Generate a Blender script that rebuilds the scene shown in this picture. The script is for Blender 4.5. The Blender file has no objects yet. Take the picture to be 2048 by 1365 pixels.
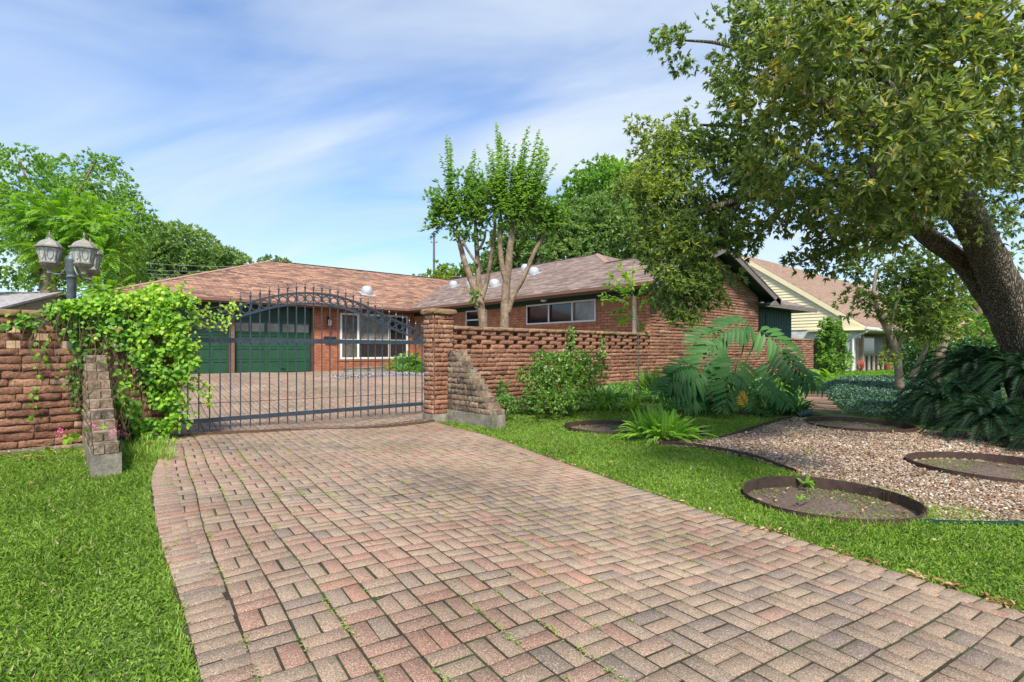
import bpy, math, random
import numpy as np
from mathutils import Vector, Matrix
R = math.radians
random.seed(7); RNG = np.random.default_rng(11)
scene = bpy.context.scene
COL = scene.collection

# ------------------------------------------------------------------ camera
H = 1.35; F = 1050.0; CX = 1024.0; HY = 701.0
FX, FY = .657, .754            # viewing direction on the ground; x runs along the house front, y towards it
cam = bpy.data.cameras.new("camera"); co = bpy.data.objects.new("camera", cam); COL.objects.link(co)
cam.sensor_width = 36; cam.lens = 36 * F / 2048; cam.shift_y = 18.5 / 2048
cam.clip_start = .05; cam.clip_end = 3000
co.location = (0, 0, H); co.rotation_euler = (R(90), 0, -math.atan2(FX, FY))
scene.camera = co

# ------------------------------------------------------------------ world, sun, exposure
SUN_EL, SUN_AZ = 54, 214       # azimuth clockwise from +y
w = bpy.data.worlds.new("World"); scene.world = w; w.use_nodes = True
def build_world():
    nt = w.node_tree; n = nt.nodes; l = nt.links; n.clear()
    out = n.new('ShaderNodeOutputWorld'); bg = n.new('ShaderNodeBackground'); bg.inputs[1].default_value = .15
    sky = n.new('ShaderNodeTexSky'); sky.sky_type = 'NISHITA'; sky.sun_disc = False
    sky.sun_elevation = R(SUN_EL); sky.sun_rotation = R(SUN_AZ); sky.air_density = 1.0; sky.dust_density = .6; sky.ozone_density = 3.0
    tc = n.new('ShaderNodeTexCoord'); sep = n.new('ShaderNodeSeparateXYZ'); l.new(tc.outputs['Generated'], sep.inputs[0])
    zz = n.new('ShaderNodeMath'); zz.operation = 'ADD'; zz.inputs[1].default_value = .22; l.new(sep.outputs[2], zz.inputs[0])
    dx = n.new('ShaderNodeMath'); dx.operation = 'DIVIDE'; l.new(sep.outputs[0], dx.inputs[0]); l.new(zz.outputs[0], dx.inputs[1])
    dy = n.new('ShaderNodeMath'); dy.operation = 'DIVIDE'; l.new(sep.outputs[1], dy.inputs[0]); l.new(zz.outputs[0], dy.inputs[1])
    cmb = n.new('ShaderNodeCombineXYZ'); l.new(dx.outputs[0], cmb.inputs[0]); l.new(dy.outputs[0], cmb.inputs[1])
    mp = n.new('ShaderNodeMapping'); mp.inputs['Scale'].default_value = (.75, 1.5, 1); mp.inputs['Location'].default_value = (1.3, .4, 0)
    vr = n.new('ShaderNodeVectorRotate'); vr.rotation_type = 'Z_AXIS'; vr.inputs['Angle'].default_value = R(58); l.new(cmb.outputs[0], vr.inputs['Vector']); l.new(vr.outputs[0], mp.inputs[0])
    n1 = n.new('ShaderNodeTexNoise'); n1.inputs['Scale'].default_value = 1.15; n1.inputs['Detail'].default_value = 7; n1.inputs['Roughness'].default_value = .5; n1.inputs['Distortion'].default_value = .7
    l.new(mp.outputs[0], n1.inputs['Vector'])
    rp = n.new('ShaderNodeValToRGB'); rp.color_ramp.elements[0].position = .33; rp.color_ramp.elements[0].color = (0, 0, 0, 1)
    rp.color_ramp.elements[1].position = .70; rp.color_ramp.elements[1].color = (.9, .9, .9, 1); l.new(n1.outputs[0], rp.inputs[0])
    tint = n.new('ShaderNodeMixRGB'); tint.blend_type = 'MULTIPLY'; tint.inputs[0].default_value = 1; tint.inputs[2].default_value = SKYTINT; l.new(sky.outputs[0], tint.inputs[1])
    mix = n.new('ShaderNodeMixRGB'); mix.inputs[2].default_value = CLOUD; l.new(rp.outputs[0], mix.inputs[0]); l.new(tint.outputs[0], mix.inputs[1])
    l.new(mix.outputs[0], bg.inputs[0]); l.new(bg.outputs[0], out.inputs[0])
SKYTINT = (.72, .83, .95, 1); CLOUD = (3.3, 3.65, 4.05, 1)
build_world()
sd = bpy.data.lights.new("sun", 'SUN'); sd.energy = 3.9; sd.angle = R(9); sd.color = (1, .95, .87)
so = bpy.data.objects.new("sun", sd); COL.objects.link(so); so.location = (0, 0, 30)
_az, _el = R(SUN_AZ), R(SUN_EL)
_sv = Vector((math.sin(_az) * math.cos(_el), math.cos(_az) * math.cos(_el), math.sin(_el)))
so.rotation_euler = _sv.to_track_quat('Z', 'Y').to_euler()
scene.view_settings.view_transform = 'Standard'; scene.view_settings.look = 'None'; scene.view_settings.gamma = 1
scene.view_settings.exposure = .8
scene.render.engine = 'CYCLES'
scene.cycles.max_bounces = 8; scene.cycles.diffuse_bounces = 4; scene.cycles.transparent_max_bounces = 8

# ------------------------------------------------------------------ measuring helpers
def ray(px):
    t = (px - CX) / F; return FX + t * FY, FY - t * FX
def pD(px, py, D):
    a, b = ray(px); return np.array([a * D, b * D, H + (HY - py) * D / F])
def pY(px, py, Y): return pD(px, py, Y / ray(px)[1])
def pX(px, py, X): return pD(px, py, X / ray(px)[0])
def pZ(px, py, z=0.): return pD(px, py, (H - z) * F / (py - HY))
def pPl(px, py, p0, nrm):
    d = pD(px, py, 1.) - np.array([0, 0, H]); o = np.array([0, 0, H]); n_ = np.array(nrm, float)
    return o + d * (np.dot(np.array(p0) - o, n_) / np.dot(d, n_))
def sstep(t): t = np.clip(t, 0, 1); return t * t * (3 - 2 * t)
RDIP = []
def g(x, y):
    r = g0(x, y)
    for c_, q_ in RDIP: r = r - .085 * sstep((q_ + .05 - np.hypot(np.asarray(x, float) - c_[0], np.asarray(y, float) - c_[1])) / .05)
    return r
def g0(x, y):
    x = np.asarray(x, float); y = np.asarray(y, float)
    r = .36 * sstep((y - 9.9) / 13.) * (1 - sstep((x - 22.) / 8.))
    r = r - .20 * sstep((x - .6) / 4.6) * (1 - sstep((x * FX + y * FY - 9.) / 9.)) - .03 * np.exp(-((x - 6.5) ** 2 + (y - 9.1) ** 2) / (2 * 1.7 ** 2)) - .06 * np.exp(-((x - .2) ** 2 + (y - 7.4) ** 2) / 2.)
    return r + .012 * np.sin(x * 1.3 + 1) * np.sin(y * 1.1)
def pG(px, py):
    z = 0.
    for _ in range(12):
        p = pZ(px, py, z); z = float(g0(p[0], p[1]))
    return np.array([p[0], p[1], z])
def inpoly(x, y, poly):
    r = np.zeros(len(x), bool); m = len(poly)
    for i in range(m):
        x0, y0 = poly[i][:2]; x1, y1 = poly[(i + 1) % m][:2]
        c = ((y0 > y) != (y1 > y)); d = (y1 - y0) if y1 != y0 else 1e-9
        r ^= c & (x < (x1 - x0) * (y - y0) / d + x0)
    return r

# ------------------------------------------------------------------ object helpers
def tag(o, label=None, cat=None, group=None, kind=None):
    if label: o['label'] = label
    if cat: o['category'] = cat
    if group: o['group'] = group
    if kind: o['kind'] = kind
    return o
def empty(name, loc, label=None, cat=None, group=None):
    o = bpy.data.objects.new(name, None); COL.objects.link(o); o.location = tuple(loc); o.empty_display_size = .2
    bpy.context.view_layer.update()
    return tag(o, label, cat, group)
ORIG = {}
def link(name, me, mat=None, parent=None, off=None):
    o = bpy.data.objects.new(name, me); COL.objects.link(o)
    if mat:
        for m in (mat if isinstance(mat, (list, tuple)) else [mat]): me.materials.append(m)
    if parent:
        o.parent = parent
        p = parent; t = Vector((0, 0, 0))
        while p is not None: t = t + Vector(p.location); p = p.parent
        o.location = -t
    return o
def mesh_np(name, V, Fc, mat=None, parent=None, tint=None, smooth=False):
    """V (n,3), Fc list of (k,3|4) arrays"""
    me = bpy.data.meshes.new(name); V = np.asarray(V, np.float32)
    if not isinstance(Fc, list): Fc = [Fc]
    me.vertices.add(len(V)); me.vertices.foreach_set('co', V.ravel())
    nl = sum(f.size for f in Fc); nf = sum(len(f) for f in Fc)
    me.loops.add(nl); me.loops.foreach_set('vertex_index', np.concatenate([f.ravel() for f in Fc]).astype(np.int32))
    st = []; s = 0
    for f in Fc: st.append(s + np.arange(len(f)) * f.shape[1]); s += f.size
    me.polygons.add(nf); me.polygons.foreach_set('loop_start', np.concatenate(st).astype(np.int32))
    if smooth: me.polygons.foreach_set('use_smooth', np.ones(nf, bool))
    if tint is not None:
        a = me.attributes.new('tint', 'FLOAT', 'POINT'); a.data.foreach_set('value', np.asarray(tint, np.float32))
    me.update(calc_edges=True)
    return link(name, me, mat, parent)
def autouv(me):
    uv = me.uv_layers.new(name='UVMap'); vs = me.vertices
    for p in me.polygons:
        nn = p.normal
        if abs(nn.z) > .999: ua = Vector((1, 0, 0)); va = Vector((0, 1, 0))
        else: ua = Vector((0, 0, 1)).cross(nn).normalized(); va = nn.cross(ua)
        for li in p.loop_indices:
            c = vs[me.loops[li].vertex_index].co; uv.data[li].uv = (c.dot(ua), c.dot(va))
class MB:
    def __init__(s): s.v = []; s.f = []; s.t = []; s.tv = 0.5
    def quad(s, *pts):
        b = len(s.v); s.v += [tuple(p) for p in pts]; s.t += [s.tv] * len(pts); s.f.append(tuple(range(b, b + len(pts)))); return s
    def box(s, x0, x1, y0, y1, z0, z1, M=None):
        b = len(s.v); P = [(x, y, z) for z in (z0, z1) for y in (y0, y1) for x in (x0, x1)]
        if M is not None: P = [tuple(M @ Vector(p)) for p in P]
        s.v += P; s.t += [s.tv] * 8
        for f in ((0, 2, 3, 1), (4, 5, 7, 6), (0, 1, 5, 4), (2, 6, 7, 3), (0, 4, 6, 2), (1, 3, 7, 5)): s.f.append(tuple(b + i for i in f))
        return s
    def cbox(s, c, sz, M=None):
        return s.box(c[0] - sz[0] / 2, c[0] + sz[0] / 2, c[1] - sz[1] / 2, c[1] + sz[1] / 2, c[2] - sz[2] / 2, c[2] + sz[2] / 2, M)
    def prism(s, poly, d):
        """poly: 3D loop, extruded by vector d"""
        b = len(s.v); k = len(poly); d = np.array(d, float)
        s.v += [tuple(p) for p in poly] + [tuple(np.array(p) + d) for p in poly]; s.t += [s.tv] * 2 * k
        s.f.append(tuple(b + i for i in range(k))[::-1]); s.f.append(tuple(b + k + i for i in range(k)))
        for i in range(k): j = (i + 1) % k; s.f.append((b + i, b + j, b + k + j, b + k + i))
        return s
    def tube(s, pts, rad, seg=8, cap=True, wob=0.):
        pts = [Vector(p) for p in pts]; k = len(pts)
        if not hasattr(rad, '__len__'): rad = [rad] * k
        b = len(s.v); ref = Vector((.3, .2, 1)).normalized(); pu = None
        for i, p in enumerate(pts):
            t = (pts[min(i + 1, k - 1)] - pts[max(i - 1, 0)]).normalized()
            if pu is None:
                u = t.cross(ref)
                if u.length < .05: u = t.cross(Vector((1, 0, 0)))
            else: u = pu - t * pu.dot(t)
            u.normalize(); pu = u; v = t.cross(u)
            for a in range(seg):
                an = 2 * math.pi * a / seg; r = rad[i] * (1 + (random.uniform(-wob, wob) if wob else 0))
                s.v.append(tuple(p + (u * math.cos(an) + v * math.sin(an)) * r)); s.t.append(s.tv)
        for i in range(k - 1):
            for a in range(seg):
                c = (a + 1) % seg; s.f.append((b + i * seg + a, b + i * seg + c, b + (i + 1) * seg + c, b + (i + 1) * seg + a))
        if cap:
            s.f.append(tuple(b + a for a in range(seg))[::-1]); s.f.append(tuple(b + (k - 1) * seg + a for a in range(seg)))
        return s
    def lathe(s, prof, c, seg=12, rot=0.):
        return s.tube([(c[0], c[1], c[2] + z) for r, z in prof], [r for r, z in prof], seg)
    def ring(s, c, r, t, u, v, seg=20, tw=None):
        """torus of major radius r in plane u,v"""
        c = Vector(c); u = Vector(u); v = Vector(v); n_ = u.cross(v); b = len(s.v)
        for i in range(seg):
            a = 2 * math.pi * i / seg; d = u * math.cos(a) + v * math.sin(a)
            for (q, h) in ((-1, -1), (1, -1), (1, 1), (-1, 1)): s.v.append(tuple(c + d * (r + q * t) + n_ * h * (tw or t))); s.t.append(s.tv)
        for i in range(seg):
            j = (i + 1) % seg
            for a in range(4): e = (a + 1) % 4; s.f.append((b + i * 4 + a, b + j * 4 + a, b + j * 4 + e, b + i * 4 + e))
        return s
    def build(s, name, mat=None, parent=None, smooth=False, uv=False):
        me = bpy.data.meshes.new(name); me.from_pydata(s.v, [], s.f)
        a = me.attributes.new('tint', 'FLOAT', 'POINT'); a.data.foreach_set('value', np.array(s.t, np.float32))
        if smooth: me.polygons.foreach_set('use_smooth', np.ones(len(me.polygons), bool))
        me.update()
        if uv: autouv(me)
        return link(name, me, mat, parent)

def smoothline(pts, n):
    pts = [np.array(p, float) for p in pts]
    if len(pts) < 3: return [pts[0] + (pts[-1] - pts[0]) * i / n for i in range(n + 1)]
    P = [2 * pts[0] - pts[1]] + pts + [2 * pts[-1] - pts[-2]]; out = []; m = len(pts) - 1
    for i in range(n + 1):
        t = i / n * m; k = min(int(t), m - 1); t -= k; a, b, c, d = P[k], P[k + 1], P[k + 2], P[k + 3]
        out.append(.5 * (2 * b + (c - a) * t + (2 * a - 5 * b + 4 * c - d) * t * t + (3 * b - a - 3 * c + d) * t ** 3))
    return out

# ------------------------------------------------------------------ materials
def nodemat(name):
    m = bpy.data.materials.new(name); m.use_nodes = True; nt = m.node_tree; b = nt.nodes['Principled BSDF']; return m, nt, b
def ramp(nt, fac, stops):
    r = nt.nodes.new('ShaderNodeValToRGB'); e = r.color_ramp.elements
    while len(e) < len(stops): e.new(.5)
    for i, (p, c) in enumerate(stops): e[i].position = p; e[i].color = (*c, 1)
    nt.links.new(fac, r.inputs[0]); return r.outputs[0]
def noise(nt, scale, detail=4, rough=.5, vec=None, dist=0.):
    n = nt.nodes.new('ShaderNodeTexNoise'); n.inputs['Scale'].default_value = scale; n.inputs['Detail'].default_value = detail
    n.inputs['Roughness'].default_value = rough; n.inputs['Distortion'].default_value = dist
    if vec is None:
        tc = nt.nodes.new('ShaderNodeTexCoord'); vec = tc.outputs['Object']
    nt.links.new(vec, n.inputs['Vector']); return n.outputs[0]
def mixc(nt, fac, a, b, mode='MIX'):
    n = nt.nodes.new('ShaderNodeMixRGB'); n.blend_type = mode
    for i, x in ((0, fac), (1, a), (2, b)):
        if isinstance(x, (int, float)): n.inputs[i].default_value = x
        elif isinstance(x, tuple): n.inputs[i].default_value = (*x, 1) if len(x) == 3 else x
        else: nt.links.new(x, n.inputs[i])
    return n.outputs[0]
def bump(nt, b, h, strength=.5, dist=.01):
    n = nt.nodes.new('ShaderNodeBump'); n.inputs['Strength'].default_value = strength; n.inputs['Distance'].default_value = dist
    nt.links.new(h, n.inputs['Height']); nt.links.new(n.outputs[0], b.inputs['Normal'])
def attr(nt, nm='tint'):
    a = nt.nodes.new('ShaderNodeAttribute'); a.attribute_name = nm; return a.outputs['Fac']
def plain(name, col, rough=.6, metal=0., nscale=6., var=.25, bs=.2, bd=.003, bscale=60, spec=.4):
    m, nt, b = nodemat(name)
    c1 = tuple(x * (1 - var) for x in col); c2 = tuple(min(1, x * (1 + var)) for x in col)
    nt.links.new(ramp(nt, noise(nt, nscale, 5, .6), [(.3, c1), (.7, c2)]), b.inputs['Base Color'])
    b.inputs['Roughness'].default_value = rough; b.inputs['Metallic'].default_value = metal; b.inputs['Specular IOR Level'].default_value = spec
    if bs: bump(nt, b, noise(nt, bscale, 3), bs, bd)
    return m
def leafmat(name, stops, rough=.45, trans=.3, spec=.4, back=None):
    m, nt, b = nodemat(name)
    c = ramp(nt, attr(nt), stops); nt.links.new(c, b.inputs['Base Color'])
    b.inputs['Roughness'].default_value = rough; b.inputs['Specular IOR Level'].default_value = spec
    t = nt.nodes.new('ShaderNodeBsdfTranslucent')
    nt.links.new(mixc(nt, 1., c, (1.6, 1.7, .7), 'MULTIPLY'), t.inputs[0])
    mx = nt.nodes.new('ShaderNodeMixShader'); mx.inputs[0].default_value = trans
    nt.links.new(b.outputs[0], mx.inputs[1]); nt.links.new(t.outputs[0], mx.inputs[2])
    nt.links.new(mx.outputs[0], nt.nodes['Material Output'].inputs[0]); return m
def brickmat(name, c1, c2, mortar, bw=.2, bh=.068, mort=.009, bs=.6, bd=.006, off=.5, rough=.85, scalev=None):
    m, nt, b = nodemat(name)
    uv = nt.nodes.new('ShaderNodeUVMap')
    br = nt.nodes.new('ShaderNodeTexBrick'); br.inputs['Scale'].default_value = 1; br.inputs['Brick Width'].default_value = bw; br.inputs['Row Height'].default_value = bh
    br.inputs['Mortar Size'].default_value = mort; br.inputs['Mortar Smooth'].default_value = .3; br.offset = off; br.inputs['Bias'].default_value = 0
    br.inputs['Color1'].default_value = (*c1, 1); br.inputs['Color2'].default_value = (*c2, 1); br.inputs['Mortar'].default_value = (*mortar, 1)
    nz = noise(nt, 3.5, 6, .65)
    wv = nt.nodes.new('ShaderNodeVectorMath'); wv.operation = 'ADD'; nt.links.new(uv.outputs[0], wv.inputs[0])
    nt.links.new(wv.outputs[0], br.inputs['Vector'])
    c = mixc(nt, .55, br.outputs[0], ramp(nt, nz, [(.3, (.45, .42, .4)), (.7, (1.35, 1.3, 1.25))]), 'MULTIPLY')
    c = mixc(nt, .4, c, ramp(nt, noise(nt, 45, 4, .7), [(.3, (.5, .5, .5)), (.7, (1.4, 1.4, 1.4))]), 'MULTIPLY')
    nt.links.new(c, b.inputs['Base Color']); b.inputs['Roughness'].default_value = rough; b.inputs['Specular IOR Level'].default_value = .2
    inv = nt.nodes.new('ShaderNodeMath'); inv.operation = 'SUBTRACT'; inv.inputs[0].default_value = 1; nt.links.new(br.outputs['Fac'], inv.inputs[1])
    ad = nt.nodes.new('ShaderNodeMath'); ad.operation = 'MULTIPLY_ADD'; ad.inputs[1].default_value = .5
    nt.links.new(noise(nt, 50, 4, .7), ad.inputs[0]); nt.links.new(inv.outputs[0], ad.inputs[2])
    bump(nt, b, ad.outputs[0], bs, bd); return m
def tintmat(name, stops, rough=.85, fine=(.6, 1.35), fs=40, bs=.5, bd=.006, big=(.75, 1.2), bigs=.9, spec=.2, stain=None, bscale=None):
    """per-piece tint attribute -> colour, with fine grain and broad mottling"""
    m, nt, b = nodemat(name)
    c = ramp(nt, attr(nt), stops)
    c = mixc(nt, 1., c, ramp(nt, noise(nt, fs, 5, .75), [(.28, (fine[0],) * 3), (.72, (fine[1],) * 3)]), 'MULTIPLY')
    c = mixc(nt, 1., c, ramp(nt, noise(nt, bigs, 5, .6), [(.3, (big[0],) * 3), (.7, (big[1],) * 3)]), 'MULTIPLY')
    if stain:
        sc_, lo, hi, col = stain
        c = mixc(nt, ramp(nt, noise(nt, sc_, 6, .7), [(lo, (0, 0, 0)), (hi, (.8, .8, .8))]), c, col)
    nt.links.new(c, b.inputs['Base Color']); b.inputs['Roughness'].default_value = rough; b.inputs['Specular IOR Level'].default_value = spec
    if bs: bump(nt, b, noise(nt, bscale or fs, 5, .7), bs, bd)
    return m

M = {}
M['paver'] = tintmat('paver', [(0, (.175, .135, .11)), (.2, (.22, .165, .128)), (.4, (.285, .21, .145)), (.6, (.28, .188, .132)), (.8, (.285, .168, .122)), (1, (.31, .165, .112))], fs=95, fine=(.45, 1.65), bs=.8, bd=.004, big=(.62, 1.18), bigs=.75, rough=.92)
_m = M['paver']; _nt = _m.node_tree; _b = _nt.nodes['Principled BSDF']; _o = _b.inputs['Base Color'].links[0].from_socket
_nt.links.new(mixc(_nt, ramp(_nt, noise(_nt, 190, 2, .5), [(.60, (0, 0, 0)), (.68, (.75, .75, .75))]), mixc(_nt, ramp(_nt, noise(_nt, 170, 2, .5), [(.34, (.6, .6, .6)), (.42, (0, 0, 0))]), _o, (.07, .055, .045)), (.60, .50, .40)), _b.inputs['Base Color'])
M['joint'] = tintmat('joint', [(0, (.035, .028, .016)), (1, (.045, .036, .02))], fs=60, fine=(.4, 1.5), bs=.3, stain=(2.5, .50, .64, (.05, .075, .02)))
M['soil'] = tintmat('soil', [(0, (.10, .075, .06)), (1, (.14, .10, .08))], fs=30, bs=.9, bd=.02, fine=(.5, 1.5))
M['turf'] = tintmat('turf', [(0, (.05, .085, .02)), (1, (.09, .14, .035))], fs=60, bs=.6, bd=.02, fine=(.5, 1.5), bigs=.5)
M['gravelbase'] = tintmat('gravelbase', [(0, (.22, .16, .11)), (1, (.3, .22, .16))], fs=60, bs=.8, bd=.01, fine=(.4, 1.4))
M['pebble'] = tintmat('pebble', [(0, (.09, .06, .045)), (.3, (.19, .12, .075)), (.55, (.30, .21, .145)), (.8, (.42, .33, .25)), (1, (.60, .54, .46))], fs=40, bs=.2, bd=.002, fine=(.8, 1.2), rough=.75)
M['splitbrick'] = tintmat('splitbrick', [(0, (.20, .09, .06)), (.5, (.32, .155, .095)), (.85, (.40, .205, .125)), (1, (.42, .26, .17))], fs=34, bs=1., bd=.03, fine=(.4, 1.5), bigs=1.3, big=(.72, 1.2))
M['splitmortar'] = plain('splitmortar', (.17, .088, .062), .95, nscale=12, var=.35, bs=.5, bd=.008)
M['cap'] = tintmat('cap', [(0, (.20, .12, .07)), (1, (.34, .20, .12))], fs=22, bs=.9, bd=.012, stain=(2.2, .5, .68, (.20, .17, .055)))
M['oldbrick'] = tintmat('oldbrick', [(0, (.14, .11, .08)), (.5, (.26, .19, .13)), (1, (.38, .26, .17))], fs=24, bs=1., bd=.02, fine=(.45, 1.5), bigs=3.2, big=(.4, 1.3), stain=(5, .52, .62, (.36, .30, .22)))
M['concrete'] = tintmat('concrete', [(0, (.24, .21, .165)), (1, (.34, .30, .24))], fs=30, bs=.7, bd=.01, fine=(.6, 1.3), bigs=4, big=(.45, 1.3), stain=(3, .52, .66, (.14, .13, .09)))
M['housebrick'] = brickmat('housebrick', (.44, .18, .095), (.58, .27, .15), (.24, .10, .06), .30, .10, .010, bs=1, bd=.012)
M['garagebrick'] = brickmat('garagebrick', (.38, .13, .068), (.50, .20, .11), (.20, .085, .055), .22, .072, .008)
M['soldier'] = brickmat('soldier', (.42, .17, .095), (.50, .22, .125), (.36, .16, .10), .075, .4, .008, off=0)
M['shingle'] = brickmat('shingle', (.13, .075, .058), (.42, .235, .15), (.10, .06, .05), .46, .20, .012, bs=.8, bd=.012)  # tab colours, with sunny slope brightness and course shadow streaks painted in
M['shingle_shaded'] = brickmat('shingle_shaded', (.13, .092, .08), (.30, .22, .18), (.09, .07, .06), .46, .20, .010, bs=.8, bd=.012)  # same shingles as the garage roof, wing's duller light put into colour
M['shingletan'] = brickmat('shingletan', (.25, .165, .115), (.33, .225, .16), (.16, .105, .075), .3, .13, .008, bs=.6, bd=.01)
M['shingleslate'] = brickmat('shingleslate', (.28, .27, .28), (.34, .33, .34), (.17, .16, .17), .3, .13, .008)
M['brownpaint'] = plain('brownpaint', (.20, .105, .07), .55, var=.15)
M['ridge'] = plain('ridge', (.075, .05, .042), .9, var=.3)
M['greypaint'] = plain('greypaint', (.16, .135, .12), .7, var=.2)
M['darkgreen'] = plain('darkgreen', (.018, .05, .035), .6, var=.2, nscale=2)
M['doorgreen'] = plain('doorgreen', (.018, .075, .036), .5, var=.18, nscale=1.5)
M['white'] = plain('white', (.72, .70, .65), .5, var=.06)
M['cream'] = plain('cream', (.80, .69, .43), .6, var=.05, nscale=2)
M['glassdark'] = plain('glassdark', (.022, .02, .022), .08, var=.4, nscale=.7, bs=.02, bscale=1.5, bd=.02, spec=.7)
M['glassmid'] = plain('glassmid', (.20, .185, .16), .12, var=.5, nscale=1.6, bs=.02, bscale=1.5, bd=.02, spec=.6)  # pale tan reflections are put into the glass colour
M['curtain'] = plain('curtain', (.10, .085, .065), .5, var=.5, nscale=5, spec=.5)
M['iron'] = plain('iron', (.045, .06, .08), .38, metal=.3, var=.3, nscale=14, bs=.15, spec=.6)
M['rust'] = plain('rust', (.13, .08, .05), .7, metal=.4, var=.4, nscale=30)
M['blackmetal'] = plain('blackmetal', (.02, .02, .022), .4, var=.3)
M['ventmetal'] = plain('ventmetal', (.50, .51, .52), .42, metal=.35, var=.12, nscale=9)
M['pipe'] = plain('pipe', (.30, .17, .13), .6)
M['lampmetal'] = plain('lampmetal', (.27, .25, .215), .6, metal=.2, var=.3, nscale=25)
M['lamppost'] = plain('lamppost', (.12, .145, .155), .5, metal=.3, var=.35, nscale=18)
M['frost'] = plain('frost', (.52, .53, .50), .18, var=.25, nscale=20, spec=.7)
M['edging'] = plain('edging', (.075, .045, .034), .6, metal=.2, var=.35, nscale=12)
M['edginggreen'] = plain('edginggreen', (.012, .05, .04), .5, var=.3)
M['bark'] = tintmat('bark', [(0, (.15, .12, .09)), (1, (.24, .195, .145))], fs=16, bs=1., bd=.12, fine=(.3, 1.9), bigs=1.5, bscale=16)
def furrow(m, sc=(30, 30, 4.)):
    nt = m.node_tree; tc = nt.nodes.new('ShaderNodeTexCoord'); mp = nt.nodes.new('ShaderNodeMapping'); mp.inputs['Scale'].default_value = sc; nt.links.new(tc.outputs['Object'], mp.inputs[0])
    vo = nt.nodes.new('ShaderNodeTexVoronoi'); vo.feature = 'DISTANCE_TO_EDGE'; vo.inputs['Scale'].default_value = 1; nz_ = nt.nodes.new('ShaderNodeTexNoise'); nz_.inputs['Scale'].default_value = .7; nz_.inputs['Detail'].default_value = 5; nt.links.new(mp.outputs[0], nz_.inputs['Vector'])
    ad = nt.nodes.new('ShaderNodeMixRGB'); ad.blend_type = 'ADD'; ad.inputs[0].default_value = .9; nt.links.new(mp.outputs[0], ad.inputs[1]); nt.links.new(nz_.outputs[1], ad.inputs[2]); nt.links.new(ad.outputs[0], vo.inputs['Vector'])
    b = nt.nodes['Principled BSDF']; old = b.inputs['Base Color'].links[0].from_socket
    nt.links.new(mixc(nt, 1., old, ramp(nt, vo.outputs['Distance'], [(0., (.28, .25, .22)), (.22, (1.15, 1.15, 1.15))]), 'MULTIPLY'), b.inputs['Base Color']); bump(nt, b, ramp(nt, vo.outputs['Distance'], [(0, (0, 0, 0)), (.3, (1, 1, 1))]), 1., .05)
furrow(M['bark'])
M['barkpale'] = tintmat('barkpale', [(0, (.28, .20, .14)), (1, (.42, .33, .25))], fs=16, bs=.5, bd=.01, fine=(.6, 1.4), bigs=3)
M['barkmyrtle'] = tintmat('barkmyrtle', [(0, (.20, .14, .095)), (1, (.30, .22, .15))], fs=13, bs=.7, bd=.03, fine=(.45, 1.5), bigs=5, big=(.6, 1.25))
M['barkbrown'] = tintmat('barkbrown', [(0, (.16, .11, .075)), (1, (.24, .17, .12))], fs=16, bs=.6, bd=.02, fine=(.6, 1.4), bigs=2)
M['stem'] = tintmat('stem', [(0, (.10, .06, .035)), (1, (.25, .17, .10))], fs=30, bs=0)
M['greenstem'] = tintmat('greenstem', [(0, (.06, .11, .025)), (1, (.14, .22, .05))], fs=30, bs=0)
M['darkstem'] = tintmat('darkstem', [(0, (.03, .055, .02)), (1, (.05, .08, .03))], bs=0)
M['wood'] = tintmat('wood', [(0, (.45, .30, .16)), (1, (.60, .42, .25))], fs=14, bs=.3)
M['polewood'] = plain('polewood', (.16, .12, .10), .9)
M['redpot'] = plain('redpot', (.42, .07, .045), .5)
M['lattice'] = brickmat('lattice', (.62, .6, .55), (.68, .66, .62), (.06, .05, .045), .18, .09, .03)
M['tanbrick'] = brickmat('tanbrick', (.34, .25, .18), (.42, .32, .24), (.42, .37, .31), .2, .07, .012)
M['whitebrick'] = brickmat('whitebrick', (.66, .65, .62), (.70, .69, .66), (.5, .48, .44), .2, .07, .01)
M['grass'] = leafmat('grass', [(0, (.09, .16, .02)), (.5, (.21, .33, .05)), (.9, (.32, .45, .08)), (1, (.50, .46, .24))], .5, .38, .2)
M['oakleaf'] = leafmat('oakleaf', [(0, (.08, .115, .042)), (.45, (.17, .215, .07)), (.75, (.28, .33, .085)), (.93, (.48, .45, .10)), (1, (.58, .38, .10))], .42, .45, .35)
M['oakleaf2'] = leafmat('oakleaf2', [(0, (.08, .13, .05)), (.45, (.17, .235, .075)), (.75, (.29, .36, .09)), (.93, (.48, .50, .12)), (1, (.58, .50, .12))], .45, .45, .35)
M['lantleaf'] = leafmat('lantleaf', [(0, (.08, .16, .04)), (.5, (.16, .29, .06)), (1, (.32, .46, .10))], .5, .35, .3)
M['darkleaf'] = leafmat('darkleaf', [(0, (.03, .08, .03)), (.5, (.06, .14, .05)), (1, (.14, .26, .07))], .45, .25, .35)
M['philo'] = leafmat('philo', [(0, (.025, .075, .02)), (.5, (.045, .135, .03)), (1, (.10, .23, .05))], .5, .2, .22)
M['cycad'] = leafmat('cycad', [(0, (.012, .038, .02)), (.5, (.022, .062, .03)), (1, (.07, .15, .05))], .5, .15, .2)
M['brightleaf'] = leafmat('brightleaf', [(0, (.09, .20, .02)), (.5, (.17, .34, .03)), (1, (.30, .45, .04))], .45, .4, .35)
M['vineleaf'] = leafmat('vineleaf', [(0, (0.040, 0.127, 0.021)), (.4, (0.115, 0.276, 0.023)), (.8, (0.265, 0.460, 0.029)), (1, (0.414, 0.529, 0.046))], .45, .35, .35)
M['midleaf'] = leafmat('midleaf', [(0, (0.051, 0.136, 0.034)), (.5, (0.102, 0.246, 0.051)), (1, (0.238, 0.425, 0.076))], .45, .3, .4)
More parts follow.
